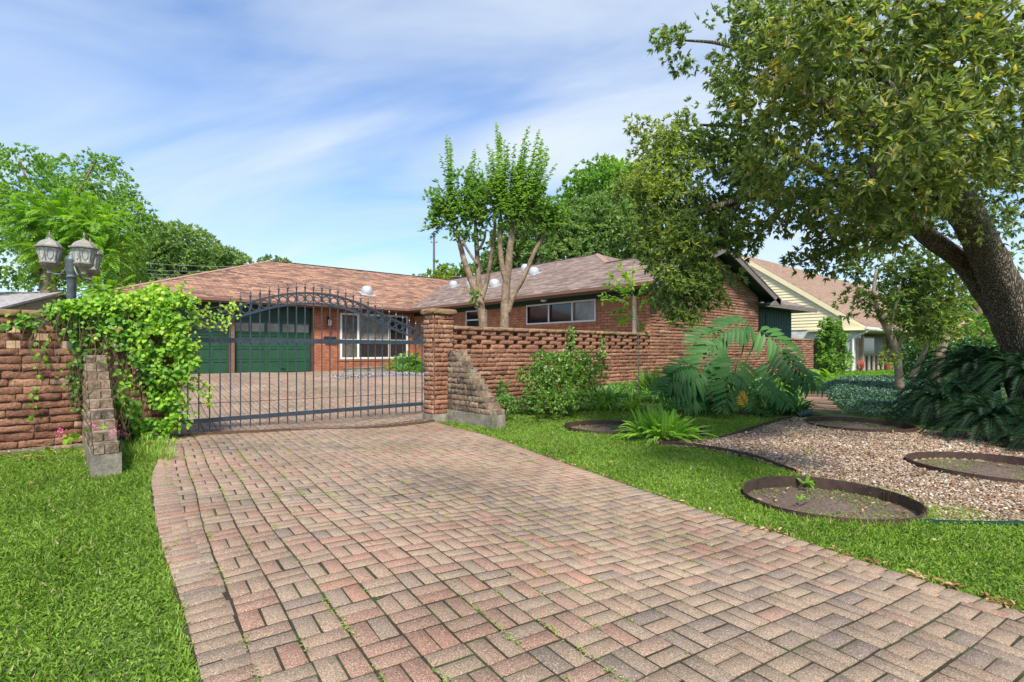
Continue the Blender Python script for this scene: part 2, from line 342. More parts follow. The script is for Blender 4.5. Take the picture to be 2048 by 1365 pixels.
M['myrtle'] = leafmat('myrtle', [(0, (.09, .17, .05)), (.5, (.18, .31, .075)), (1, (.32, .47, .10))], .42, .4, .3)
M['farleaf'] = leafmat('farleaf', [(0, (.08, .15, .055)), (.5, (.17, .27, .09)), (1, (.33, .44, .13))], .55, .35, .3)
M['farleaf2'] = leafmat('farleaf2', [(0, (0.076, 0.170, 0.043)), (.5, (0.187, 0.340, 0.068)), (1, (0.374, 0.544, 0.102))], .55, .35, .3)
M['yellowleaf'] = leafmat('yellowleaf', [(0, (0.117, 0.195, 0.026)), (.5, (0.247, 0.351, 0.039)), (1, (0.429, 0.494, 0.065))], .5, .35, .3)
M['ivy_sheen'] = leafmat('ivy_sheen', [(0, (.035, .095, .05)), (.6, (.07, .155, .09)), (1, (.18, .28, .21))], .42, .1, .6)  # leaf green with the sky's bluish highlight painted into the tint
M['fernleaf'] = leafmat('fernleaf', [(0, (.13, .28, .03)), (.5, (.24, .46, .05)), (1, (.36, .56, .08))], .5, .35, .3)
M['deadleaf'] = leafmat('deadleaf', [(0, (.12, .06, .03)), (.5, (.34, .17, .08)), (1, (.55, .38, .22))], .7, .15, .2)
M['amber'] = leafmat('amber', [(0, (.55, .28, .02)), (1, (.65, .36, .03))], .5, .25, .3)
M['petal'] = leafmat('petal', [(0, (.75, .72, .66)), (1, (.85, .78, .70))], .6, .3, .2)
M['pinkpetal'] = leafmat('pinkpetal', [(0, (.70, .12, .32)), (1, (.80, .22, .42))], .6, .3, .2)

# ------------------------------------------------------------------ foliage primitives
def nrmz(a): return a / np.maximum(np.linalg.norm(a, axis=1, keepdims=True), 1e-9)
class LF:
    """collector of leaf faces: each leaf is a folded rhombus (or a six-point blade)"""
    def __init__(s): s.P = []; s.D = []; s.N = []; s.L = []; s.W = []; s.T = []
    def add(s, P, D, N, L, W, T):
        k = len(P); s.P.append(np.asarray(P)); s.D.append(np.asarray(D)); s.N.append(np.asarray(N))
        for a, v in ((s.L, L), (s.W, W), (s.T, T)): a.append(np.broadcast_to(np.asarray(v, float), (k,)))
    def build(s, name, mat, parent=None, fold=.25, six=False, curl=.12):
        P = np.concatenate(s.P); D = nrmz(np.concatenate(s.D)); N = np.concatenate(s.N); L = np.concatenate(s.L)[:, None]; W = np.concatenate(s.W)[:, None]; T = np.clip(np.concatenate(s.T), 0, 1)
        S = nrmz(np.cross(D, N)); N = np.cross(S, D); k = len(P)
        if six:
            a = P; m1 = P + D * L * .3; m2 = P + D * L * .68 - N * L * curl * .4; e = P + D * L - N * L * curl
            up = N * W * fold
            V = np.stack([a, m1 - S * W * .46 + up, m2 - S * W * .36 + up, e, m2 + S * W * .36 + up, m1 + S * W * .46 + up, m1, m2], 1).reshape(-1, 3)
            b = (np.arange(k) * 8)[:, None]
            q = np.concatenate([b + np.array([[1, 6, 7, 2]]), b + np.array([[6, 5, 4, 7]])]); t = np.concatenate([b + np.array([[0, 6, 1]]), b + np.array([[0, 5, 6]]), b + np.array([[2, 7, 3]]), b + np.array([[7, 4, 3]])])
            return mesh_np(name, V, [q, t], mat, parent, np.repeat(T, 8))
        m = P + D * L * .45 + N * W * fold; e = P + D * L - N * L * curl
        V = np.stack([P, m - S * W * .5, e, m + S * W * .5], 1).reshape(-1, 3); b = (np.arange(k) * 4)[:, None]
        return mesh_np(name, V, [np.concatenate([b + np.array([[0, 2, 1]]), b + np.array([[0, 3, 2]])])], mat, parent, np.repeat(T, 4))
def rdir(n, up=0.):
    d = RNG.normal(size=(n, 3)); d = nrmz(d); d[:, 2] += up; return nrmz(d)
def blob_pts(c, r, n, shell=.55, lumps=None):
    d = nrmz(RNG.normal(size=(n, 3))); rad = 1 - shell * RNG.random(n) ** 1.6
    return np.asarray(c) + d * rad[:, None] * np.asarray(r), d
def rosettes(lf, C, Dv, k, L, W, tb=.45, ts=.2, spread=.9, twig=0., Lv=.25):
    """k leaves around every twig tip C pointing along Dv"""
    n = len(C); Pc = np.repeat(C, k, 0); Dc = np.repeat(Dv, k, 0)
    D = Dc + spread * nrmz(RNG.normal(size=(n * k, 3))); D[:, 2] -= .12
    P = Pc - Dc * (RNG.random((n * k, 1)) * twig)
    N = nrmz(RNG.normal(size=(n * k, 3)) * .8 + np.array([0, 0, 1.]))
    T = np.repeat(tb if hasattr(tb, '__len__') else np.full(n, tb), k) + RNG.normal(size=n * k) * ts
    lf.add(P, D, N, L * (1 + Lv * RNG.normal(size=n * k)).clip(.4, 1.7), W * (1 + .2 * RNG.normal(size=n * k)).clip(.5, 1.6), T)
def fbm(P, s, seed=0):
    r = np.random.default_rng(seed); v = np.zeros(len(P)); a = 1.
    for o in range(3):
        for _ in range(4):
            kx = r.normal(size=3) * s * 2 ** o; v += a * np.sin(P @ kx + r.random() * 6.28) / 4
        a *= .6
    return v
def crown(lf, blobs, k, L, W, tb=.45, gap=-.25, fs=1.2, seed=1, ts=.15, up=.25, spread=.9, clump_var=.25, twig=.0, shell=.6):
    for (c, r, n) in blobs:
        C, d = blob_pts(c, r, n, shell)
        f = fbm(C, fs, seed); keep = f > gap; C = C[keep]; d = d[keep]; f = f[keep]
        D = nrmz(d + RNG.normal(size=d.shape) * .5 + np.array([0, 0, up]))
        rosettes(lf, C, D, k, L, W, tb + clump_var * np.clip(f, -.6, .8), ts, spread, twig)  # tint also varies at random with the clump noise
def pb(px, py, D, rx, ry, rz, n):
    """blob at pixel px,py and distance D; radii given in picture pixels across and up, rz metres in depth"""
    return (pD(px, py, D), (rx * D / F, rz, ry * D / F), n)
def frond(lf, st, base, d, L, n, ll, lw, droop=.5, ang=55, s0=.15, prof=None, T=.5, ts=.08, vee=.25, stemr=.006, tipw=1.0, roll=0., up0=(0, 0, 1)):
    base = np.array(base, float); d = np.array(d, float); d /= np.linalg.norm(d); up = np.array(up0, float)
    s = np.linspace(0, 1, n); C = base + d * (s * L)[:, None]; C[:, 2] -= droop * L * s ** 2.2
    tg = np.gradient(C, axis=0); tg = nrmz(tg); side = np.cross(tg, up); side = nrmz(side); nn = nrmz(np.cross(side, tg))
    if roll: cr, sr = math.cos(roll), math.sin(roll); side, nn = side * cr + nn * sr, nn * cr - side * sr
    m = s >= s0; q = (s[m] - s0) / (1 - s0)
    pr = prof(q) if prof else np.sin(np.pi * (.12 + .80 * q)) ** .7
    a = R(ang) * (1 - .45 * q)
    for sg in (-1, 1):
        D = side[m] * sg * np.sin(a)[:, None] + tg[m] * np.cos(a)[:, None] + nn[m] * vee + RNG.normal(size=(m.sum(), 3)) * .05
        lf.add(C[m], D, nn[m], ll * pr * (1 + .06 * RNG.normal(size=m.sum())), lw * np.maximum(.4, pr), T + RNG.normal(size=m.sum()) * ts)
    if st is not None: st.tube([C[i] for i in range(0, n, max(1, n // 6))] + [C[-1]], [stemr * (1 - .7 * i / 7) for i in range(len(range(0, n, max(1, n // 6))) + 1)], 4, False)
    return C
def straps(name, bases, dirs, L, W, droop, T, mat, parent=None, seg=6):
    k = len(bases); s = np.linspace(0, 1, seg + 1); B = np.asarray(bases)[:, None]; D = nrmz(np.asarray(dirs))[:, None]; Ls = np.asarray(L)[:, None, None]
    C = B + D * Ls * s[None, :, None]; C[:, :, 2] -= (np.asarray(droop)[:, None] * Ls[:, :, 0]) * s[None] ** 2.3
    S = nrmz(np.cross(np.asarray(dirs), [0, 0, 1.]))[:, None]; wd = (np.asarray(W)[:, None] * np.sin(np.pi * (.15 + .85 * s))[None] ** .6)[:, :, None] * .5
    wd[:, -1] = .0005
    V = np.stack([C - S * wd, C + S * wd], 2).reshape(-1, 3)
    i = (np.arange(k) * (seg + 1) * 2)[:, None, None] + (np.arange(seg) * 2)[None, :, None] + np.array([0, 1, 3, 2])[None, None]
    return mesh_np(name, V, i.reshape(-1, 4), mat, parent, np.repeat(T, (seg + 1) * 2))

# ================================================================== GROUND, DRIVEWAY, BEDS
RINGS = [(pG(1656, 1001), .80, 'near'), (pG(1208, 856), .79, 'left'), (pG(1716, 851), .95, 'far'), (pG(1985, 937), .91, 'right')]
RDIP += [(c_, q_) for c_, q_, _ in RINGS]
YW = 9.7                                             # plane of gate, garden wall and gable end
ax = np.unique(np.concatenate([np.linspace(-800, -12, 9), np.arange(-12, 40, .22), np.arange(4, 15, .06), np.linspace(40, 900, 9)]))
ay = np.unique(np.concatenate([np.linspace(-400, -5, 7), np.arange(-5, 34, .22), np.arange(-1, 8, .06), np.linspace(34, 900, 9)]))
X_, Y_ = np.meshgrid(ax, ay); Zg = g(X_, Y_)
nx, ny = len(ax), len(ay); ii = (np.arange(ny - 1)[:, None] * nx + np.arange(nx - 1)[None]).ravel()
o = mesh_np('ground', np.stack([X_, Y_, Zg], -1).reshape(-1, 3), np.stack([ii, ii + 1, ii + nx + 1, ii + nx], 1), M['turf'], None, np.full(nx * ny, .5), True)
tag(o, kind='structure')

LEFT_E = [pG(*p)[:2] for p in ((395, 1365), (362, 1230), (333, 1120), (308, 1020), (300, 960), (322, 905), (352, 876))]
RIGHT_E = [pG(*p)[:2] for p in ((2048, 1235), (1933, 1196), (1794, 1152), (1609, 1092), (1424, 1036), (1220, 962), (1100, 920), (960, 872), (868, 845))]
LEFT_E = [LEFT_E[0] + (LEFT_E[0] - LEFT_E[1]) * 9] + LEFT_E + [np.array([1.42, YW])]
RIGHT_E = [RIGHT_E[0] + (RIGHT_E[0] - RIGHT_E[1]) * 9] + RIGHT_E + [np.array([6.12, YW])]
DRIVE = LEFT_E + RIGHT_E[::-1]
COURT = [(-3.5, YW), (14.2, YW), (14.2, 20.6), (12.2, 21.3), (11.6, 23.3), (9.3, 23.4), (9.2, 24.15), (-3.5, 24.15)]
def und(x, y): return .010 * np.sin(x * 2.1 + y * 1.3) + .008 * np.sin(x * 1.1 - y * 2.3 + 1)
def sheet(name, poly, dz, mat, step=.2, kind='structure', un=False):
    P = np.array([p[:2] for p in poly]); x0, y0 = P.min(0); x1, y1 = P.max(0)
    xs = np.arange(x0, x1 + step, step); ys = np.arange(y0, y1 + step, step); XX, YY = np.meshgrid(xs, ys); n_ = len(xs)
    i = (np.arange(len(ys) - 1)[:, None] * n_ + np.arange(n_ - 1)[None]).ravel()
    cx = (XX[:-1, :-1] + step / 2).ravel(); cy = (YY[:-1, :-1] + step / 2).ravel(); k = inpoly(cx, cy, poly)
    o = mesh_np(name, np.stack([XX, YY, g(XX, YY) + dz + (und(XX, YY) if un else 0)], -1).reshape(-1, 3), np.stack([i, i + 1, i + n_ + 1, i + n_], 1)[k], mat, None, np.full(XX.size, .5), True)
    return tag(o, kind=kind)
sheet('driveway_bed', DRIVE, .0312, M['joint'], .04, un=True); sheet('courtyard_bed', COURT, .026, M['joint'], .15, un=True)

def pavers(name, poly, c=.208, ang=-6.5, org=(1.0, 2.0), edge=None, inset=.0, top=.034, gap=.0055):
    P = np.array([p[:2] for p in poly]); ca, sa = math.cos(R(ang)), math.sin(R(ang)); Rm = np.array([[ca, -sa], [sa, ca]])
    Q = (P - org) @ Rm; i0, j0 = np.floor(Q.min(0) / c).astype(int) - 1; i1, j1 = np.ceil(Q.max(0) / c).astype(int) + 1
    I, J = np.meshgrid(np.arange(i0, i1), np.arange(j0, j1)); I = I.ravel(); J = J.ravel(); ev = ((I + J) % 2 == 0)
    cen = []; hw = []; hh = []
    for s in (.25, .75):
        cen.append(np.stack([np.where(ev, I + .5, I + s), np.where(ev, J + s, J + .5)], 1) * c); hw.append(np.where(ev, .5, .25) * c); hh.append(np.where(ev, .25, .5) * c)
    cen = np.concatenate(cen); hw = np.concatenate(hw); hh = np.concatenate(hh)
    wc = cen @ Rm.T + org; k = inpoly(wc[:, 0], wc[:, 1], poly)
    if edge is not None:
        for e in edge:
            e = np.array(e); 
            for a, b in zip(e[:-1], e[1:]):
                ab = b - a; t = np.clip(((wc - a) @ ab) / (ab @ ab), 0, 1); dd = np.linalg.norm(wc - (a + t[:, None] * ab), axis=1); k &= dd > .12
    cen, hw, hh = cen[k], hw[k], hh[k]; n_ = len(cen)
    rot = np.full(n_, R(ang)); pos = cen @ Rm.T + org
    return pos, hw, hh, rot
def und(x, y): return .010 * np.sin(x * 2.1 + y * 1.3) + .008 * np.sin(x * 1.1 - y * 2.3 + 1)
def paver_mesh(name, pos, hw, hh, rot, top=.035, gap=.0056, warp=True, rnd=1.):
    n_ = len(pos); rot = rot + RNG.normal(size=n_) * .010 * rnd; pos = pos + RNG.normal(size=pos.shape) * .0022 * rnd
    ca, sa = np.cos(rot), np.sin(rot); tiltx = RNG.normal(size=n_) * .005 * rnd; tilty = RNG.normal(size=n_) * .005 * rnd; dz = RNG.normal(size=n_) * .0011 * rnd
    V = []
    for ins, zz in ((gap + .0022, 0.), (gap, -.003), (gap, -.05)):
        for sx, sy in ((-1, -1), (1, -1), (1, 1), (-1, 1)):
            lx = sx * (hw - ins); ly = sy * (hh - ins); V.append(np.stack([pos[:, 0] + lx * ca - ly * sa, pos[:, 1] + lx * sa + ly * ca, zz + dz + top + lx * tiltx + ly * tilty], 1))
    V = np.stack(V, 1); x, y = V[..., 0], V[..., 1]
    V[..., 2] += g(x, y) + und(x, y)
    if warp:
        wf = .45; V[..., 0] = x + wf * (.030 * np.sin(y * .9 + .8) + .014 * np.sin(y * 2.3 + x * .7)); V[..., 1] = y + wf * (.03 * np.sin(x * 1.3) + .012 * np.sin(x * 2.9 + y))
    t0 = RNG.normal(.5, .17, n_) + .20 * fbm(np.stack([pos[:, 0], pos[:, 1], 0 * pos[:, 0]], 1), 1.1, 5)
    b = (np.arange(n_) * 12)[:, None]; Fc = [b + np.array([[0, 1, 2, 3]])]
    for r in (0, 4):
        for a in range(4): e = (a + 1) % 4; Fc.append(b + np.array([[r + a, r + 4 + a, r + 4 + e, r + e]]))
    o = mesh_np(name, V.reshape(-1, 3), [np.concatenate(Fc)], M['paver'], None, np.repeat(np.clip(t0, 0, 1), 12)); return tag(o, kind='structure')
def border(line, side, w=.20, l=.10):
    """one soldier course along an edge line"""
    L_ = smoothline([np.array([p[0], p[1], 0.]) for p in line], 900); A = np.array(L_)[:, :2]; d = np.r_[0, np.cumsum(np.linalg.norm(np.diff(A, axis=0), axis=1))]
    s = np.arange(l, d[-1], l * 1.07); px_ = np.interp(s, d, A[:, 0]); py_ = np.interp(s, d, A[:, 1]); tx = np.interp(s + .2, d, A[:, 0]) - np.interp(s - .2, d, A[:, 0]); ty = np.interp(s + .2, d, A[:, 1]) - np.interp(s - .2, d, A[:, 1])
    r = np.arctan2(ty, tx); nrm_ = np.stack([-np.sin(r), np.cos(r)], 1) * side
    return np.stack([px_, py_], 1) + nrm_ * w * .52, np.full(len(s), l * .5 + .003), np.full(len(s), w / 2), r
A1 = pavers('a', DRIVE, edge=[LEFT_E[:-2], RIGHT_E]); B1 = border(LEFT_E, -1); B2 = border(RIGHT_E, 1)
paver_mesh('driveway', *A1); paver_mesh('driveway_border', *[np.concatenate(q) for q in zip(B1, B2)], top=.0362, gap=.0066, rnd=.6)
A2 = pavers('b', COURT); paver_mesh('courtyard', *A2, top=.030, gap=.006)

# gravel bed, soil circles, paths -------------------------------------------------
GR = [pG(*p)[:2] for p in ((1285, 884), (1340, 894), (1400, 898), (1500, 917), (1560, 938), (1610, 956), (1700, 968), (1800, 1000), (1836, 1030), (1815, 1047), (1930, 1052), (2048, 1053), (2400, 1062), (2500, 905), (2048, 874), (1920, 866), (1810, 858), (1720, 850), (1640, 838), (1585, 838), (1520, 858), (1455, 876), (1415, 882), (1340, 882))]
def ringed(x, y, ex=0.):
    r = np.zeros(len(x), bool)
    for c, rad, _ in RINGS: r |= (x - c[0]) ** 2 + (y - c[1]) ** 2 < (rad + ex) ** 2
    return r
sheet('gravel_bed', GR, .008, M['gravelbase'], .06)
for c, rad, _ in RINGS:
    n_ = 28; a = np.arange(n_) * 2 * math.pi / n_; V = [(c[0], c[1], c[2] + .03)]; Fc = []
    for q, k in ((.35, .012), (.7, .010), (1.0, .016)):
        V += [(c[0] + q * rad * math.cos(t), c[1] + q * rad * math.sin(t), float(g(c[0] + q * rad * math.cos(t), c[1] + q * rad * math.sin(t))) + k) for t in a]
    tri = np.array([[0, 1 + i, 1 + (i + 1) % n_] for i in range(n_)]); qd = np.array([[1 + r * n_ + i, 1 + (r + 1) * n_ + i, 1 + (r + 1) * n_ + (i + 1) % n_, 1 + r * n_ + (i + 1) % n_] for r in range(2) for i in range(n_)])
    tag(mesh_np('soil', V, [tri, qd], M['soil'], None, np.full(len(V), .4), True), kind='structure')
RL = {'near': 'rusty metal edging circle closest to the brick driveway, in front of the gravel', 'left': 'metal edging circle partly hidden behind the bright fern clump in the lawn',
      'far': 'metal edging circle at the back of the gravel, by the stepping path', 'right': 'metal edging circle inside the gravel at the right edge of the photo'}
for c, rad, w_ in RINGS:
    n_ = 64; hgt = .052; mb = MB()
    for i in range(n_):
        a0, a1 = 2 * math.pi * i / n_, 2 * math.pi * (i + 1) / n_
        def q(a, r, z): return (c[0] + r * math.cos(a), c[1] + r * math.sin(a), c[2] + z + .008 * math.sin(a * 2 + c[0]) * (z > 0))
        r0, r1 = rad - .004, rad + .004
        mb.quad(q(a0, r0, -.11), q(a0, r0, hgt), q(a1, r0, hgt), q(a1, r0, -.11)); mb.quad(q(a0, r0, hgt), q(a0, r1, hgt), q(a1, r1, hgt), q(a1, r0, hgt)); mb.quad(q(a0, r1, hgt), q(a0, r1, -.11), q(a1, r1, -.11), q(a1, r1, hgt))
    e = empty('edging_circle', c, RL[w_], 'edging ring', 'metal edging circles in the garden')
    mb.build('band', M['edging'], e)
    mb = MB(); a = {'near': -.45, 'left': 1.2, 'far': .3, 'right': 2.4}[w_]
    for da in (0, .05): mb.box(-.012, .012, -.003, .003, -.08, hgt - .02, Matrix.Translation((c[0] + (rad - .010) * math.cos(a + da), c[1] + (rad - .010) * math.sin(a + da), c[2])) @ Matrix.Rotation(a + da + R(90), 4, 'Z'))
    mb.build('stake', M['edging'], e)
def edge_strip(pts, lab, mat='edging', hgt=.07):
    L_ = smoothline([pG(*p) for p in pts], 60); mb = MB()
    for p, q in zip(L_[:-1], L_[1:]):
        d = np.array(q) - np.array(p); nn = np.array([-d[1], d[0], 0]); nn = nn / np.linalg.norm(nn) * .005; up = np.array([0, 0, 1.])
        P = [np.array([*v[:2], float(g(v[0], v[1]))]) for v in (p, q)]
        a, b = P; mb.quad(a - nn - up * .03, b - nn - up * .03, b - nn + up * hgt, a - nn + up * hgt); mb.quad(b + nn - up * .03, a + nn - up * .03, a + nn + up * hgt, b + nn + up * hgt); mb.quad(a - nn + up * hgt, b - nn + up * hgt, b + nn + up * hgt, a + nn + up * hgt)
    tag(mb.build('edging_strip', M[mat]), lab, 'edging', 'metal edging strips around the gravel')
edge_strip(((1318, 891), (1400, 898), (1500, 917), (1560, 938), (1592, 950)), 'rusty edging strip curving from the fern clump towards the nearest circle, between lawn and gravel')
edge_strip(((1440, 880), (1500, 862), (1545, 847), (1585, 838)), 'low edging strip on the far side of the gravel, running up to the stepping path')
edge_strip(((1818, 1048), (1930, 1053), (2048, 1054), (2250, 1058)), 'dark green edging strip at the right, between the near gravel and the front lawn', 'edginggreen', .05)
edge_strip(((1806, 858), (1900, 866), (2048, 876), (2200, 884)), 'dark edging strip behind the gravel on the right, along the palms', 'edginggreen', .05)

# pebbles
def pebbles():
    n_ = 52000; P = np.array(GR); x = RNG.uniform(P[:, 0].min(), P[:, 0].max(), n_ * 3); y = RNG.uniform(P[:, 1].min(), P[:, 1].max(), n_ * 3)
    k = inpoly(x, y, GR) & ~ringed(x, y, .02); dx = x * FX + y * FY; lat = x * FY - y * FX; k &= (dx > 1) & (lat / dx < 1.12)
    k &= RNG.random(len(x)) < np.clip(1.25 - dx / 13, .35, 1)
    x, y, dx = x[k][:n_], y[k][:n_], dx[k][:n_]; m = len(x)
    base = np.array([(1, 0, 0), (-1, 0, 0), (0, 1, 0), (0, -1, 0), (0, 0, 1), (0, 0, -1), (.7, .7, .3), (-.7, .6, .35), (.6, -.7, .3), (-.65, -.65, .3)])
    import itertools
    tri = [(4, 6, 7), (4, 7, 9), (4, 9, 8), (4, 8, 6), (0, 6, 8), (2, 7, 6), (1, 9, 7), (3, 8, 9), (0, 2, 6), (2, 1, 7), (1, 3, 9), (3, 0, 8), (0, 8, 3)]
    s = .0105 * (1 + .5 * RNG.random(m)) * np.where(RNG.random(m) < .12, 1.5, 1) * (1 + dx * .05); a = RNG.random(m) * 6.28; asp = RNG.uniform(.55, 1, m); hz = RNG.uniform(.35, .7, m)
    V = base[None] * (1 + .22 * RNG.normal(size=(m, 10, 3))) ; V = V * np.stack([s, s * asp, s * hz], 1)[:, None]
    t1 = RNG.normal(size=m) * .25; V[..., 2] += V[..., 0] * t1[:, None]
    X1 = V[..., 0] * np.cos(a)[:, None] - V[..., 1] * np.sin(a)[:, None]; Y1 = V[..., 0] * np.sin(a)[:, None] + V[..., 1] * np.cos(a)[:, None]
    V = np.stack([X1 + x[:, None], Y1 + y[:, None], V[..., 2] + (g(x, y) + .012 + .012 * RNG.random(m))[:, None]], -1).reshape(-1, 3)
    Fc = (np.arange(m) * 10)[:, None, None] + np.array(tri[:12])[None]
    tag(mesh_np('gravel', V, Fc.reshape(-1, 3), M['pebble'], None, np.repeat(np.clip(RNG.normal(.5, .26, m), 0, 1), 10)), 'mixed tan, brown and white river pebbles covering the garden bed', 'gravel', kind='stuff')
pebbles()
# stepping path of long brick slabs
def path():
    rows = [((1592, 787), (1655, 787)), ((1596, 793), (1656, 794)), ((1600, 799), (1660, 800)), ((1616, 805), (1668, 808)), ((1618, 813), (1674, 817)), ((1622, 821), (1682, 826))]
    for k, (a, b) in enumerate(rows):
        a, b = pG(*a), pG(*b); d = b - a; L_ = np.linalg.norm(d[:2]); an = math.atan2(d[1], d[0]); c = (a + b) / 2; mb = MB(); mb.tv = random.random()
        wd = .27; m_ = Matrix.Translation((c[0], c[1], c[2] + .03)) @ Matrix.Rotation(an, 4, 'Z')
        mb.box(-L_ / 2, L_ / 2, -wd / 2, wd / 2, -.03, .028, m_)
        words_ = ['farthest', 'second farthest', 'third farthest', 'third nearest', 'second nearest', 'nearest']
        tag(mb.build('stepping_slab', M['slab']), words_[k] + ' reddish stone slab of the stepping path beside the ivy bed', 'paving slab', 'slabs of the stepping path')
M['slab'] = tintmat('slab', [(0, (.24, .15, .12)), (1, (.32, .20, .155))], fs=30, bs=.6)
path()

# ================================================================== SPLIT-FACE BRICK WALLS
def splitwall(name, O, u, n, bricks, mat, parent, prot=.024, rough=1.):
    """bricks: array rows (ua, ub, za, zb, tint, thick)"""
    B = np.array(bricks, float); k = len(B); O = np.array(O, float); u = np.array(u, float); n = np.array(n, float); up = np.array([0, 0, 1.])
    su = np.array([0, .035, .2, .36, .52, .68, .84, .965, 1]); sv = np.array([0, .14, .5, .86, 1]); pu = np.array([.25, .9, 1, 1, 1, 1, 1, .9, .25]); pv = np.array([.35, .95, 1, .92, .5])
    U = B[:, 0, None, None] + (B[:, 1] - B[:, 0])[:, None, None] * su[None, :, None] + 0 * sv[None, None]
    Zv = B[:, 2, None, None] + (B[:, 3] - B[:, 2])[:, None, None] * sv[None, None] + 0 * su[None, :, None]
    nz = RNG.normal(size=(k, 9, 5)) * .30 * rough + RNG.normal(size=(k, 9, 1)) * .22 * rough + RNG.normal(size=(k, 1, 1)) * .18
    out = prot * (pu[None, :, None] * pv[None, None]) * (1 + nz)
    Zv = Zv + RNG.normal(size=Zv.shape) * .0055 * rough
    V = O + u * U[..., None] + up * Zv[..., None] + n * out[..., None]; V = V.reshape(-1, 3)
    q = np.array([[i * 5 + j, (i + 1) * 5 + j, (i + 1) * 5 + j + 1, i * 5 + j + 1] for i in range(8) for j in range(4)])
    if np.dot(np.cross(u, up), n) < 0: q = q[:, ::-1]
    Fc = ((np.arange(k) * 45)[:, None, None] + q[None]).reshape(-1, 4); T = np.repeat(B[:, 4], 45)
    me = mesh_np(name, V, Fc, mat, parent, np.clip(T + 0, 0, 1)); me.data.polygons.foreach_set('use_smooth', np.ones(len(Fc), bool)); return me
def courses(x0, x1, z0, nrow, ch, bl, jz=.010, ju=.008, seed=0, zmax=None, clip=None, t=.5):
    out = []; rr = random.Random(seed)
    for r in range(nrow):
        za = z0 + r * ch + jz / 2; zb = z0 + (r + 1) * ch - jz / 2
        a, b = x0, x1
        if clip:
            ab = clip((za + zb) / 2)
            if ab is None: continue
            a, b = max(a, ab[0]), min(b, ab[1])
        x = x0 - rr.random() * bl
        while x < b:
            L_ = bl * rr.uniform(.72, 1.25); xa, xb = max(x + ju / 2, a), min(x + L_ - ju / 2, b)
            if xb - xa > .05: out.append((xa, xb, za, zb, min(1, max(0, rr.gauss(t, .22))), 0))
            x += L_
    return out
CH = .104; WT = 1.90; WT0 = -.26
def garden_wall(name, x0, x1, lab, parent=None, solid_top=False, seed=1, holes_from=None):
    root = empty(name, ((x0 + x1) / 2, YW + .1, float(g((x0 + x1) / 2, YW))), lab, 'garden wall', 'split-face brick garden walls')
    nrow = int(round((WT - .0 - WT0) / CH)); z0 = WT - nrow * CH
    hole_rows = () if solid_top else (nrow - 5, nrow - 4, nrow - 3, nrow - 2)
    zs = z0 + (hole_rows[0] if hole_rows else nrow - 1) * CH
    mb = MB(); mb.box(x0, x1, YW + .006, YW + .20, z0 - .3, zs); mb.build('core', M['splitmortar'], root)
    br = courses(x0, x1, z0, hole_rows[0] if hole_rows else nrow - 1, CH, .44, seed=seed)
    splitwall('wall_face', (0, YW, 0), (1, 0, 0), (0, -1, 0), br, M['splitbrick'], root)
    if hole_rows:
        pb_ = []; mod = .565; bl = .425; full = MB()
        for q, r in enumerate(hole_rows):
            off = (q % 2) * mod / 2; za, zb = z0 + r * CH, z0 + (r + 1) * CH; x = x0 - mod + off
            while x < x1:
                xa, xb = max(x, x0), min(x + bl, x1)
                if xb - xa > .06:
                    tt = random.gauss(.5, .2); pb_.append((xa, xb, za + .003, zb - .003, min(1, max(0, tt)), 0)); full.tv = tt; full.box(xa + .004, xb - .004, YW + .002, YW + .19, za - .003, zb + .003 if q < 3 else zb)
                x += mod
        splitwall('pierced_face', (0, YW, 0), (1, 0, 0), (0, -1, 0), pb_, M['splitbrick'], root); full.build('pierced_brickwork', M['splitbrick'], root)
    cp = courses(x0, x1, z0 + (nrow - 1) * CH, 1, CH, .5, seed=seed + 5)
    cp = [(a, b, c_, d, t_, 0) for a, b, c_, d, t_, _ in cp]
    cop = splitwall('coping', (0, YW - .012, 0), (1, 0, 0), (0, -1, 0), cp, M['cap'], root, prot=.04)
    mb = MB(); mb.tv = .5
    for a, b, c_, d, t_, _ in cp: mb.tv = t_; mb.box(a, b, YW - .010, YW + .22, c_, d + .004)
    mb.build('coping_body', M['cap'], root)
    return root
def end_x(px, py=700): return float(pY(px, py, YW)[0])
XG0, XG1 = 1.45, 6.13        # gate opening
XW = end_x(1300)             # corner of the wing = 14.3
garden_wall('garden_wall', 6.66, XW, 'pierced reddish brick garden wall right of the gate, running to the house corner', seed=3)
garden_wall('garden_wall', -6.0, .98, 'pierced reddish brick garden wall at the left edge, half covered in vines', seed=8)
mbf = MB(); mbf.tv = .8; mbf.box(-6, .98, YW - .03, YW + .006, -.4, .02); tag(mbf.build('footing', M['concrete'], bpy.data.objects['garden_wall.001']), None)
x2 = end_x(1626)
XE = end_x(1516)
gw = garden_wall('garden_wall', XE, x2, 'solid low brick garden wall right of the gable end, below the green siding', solid_top=True, seed=12)

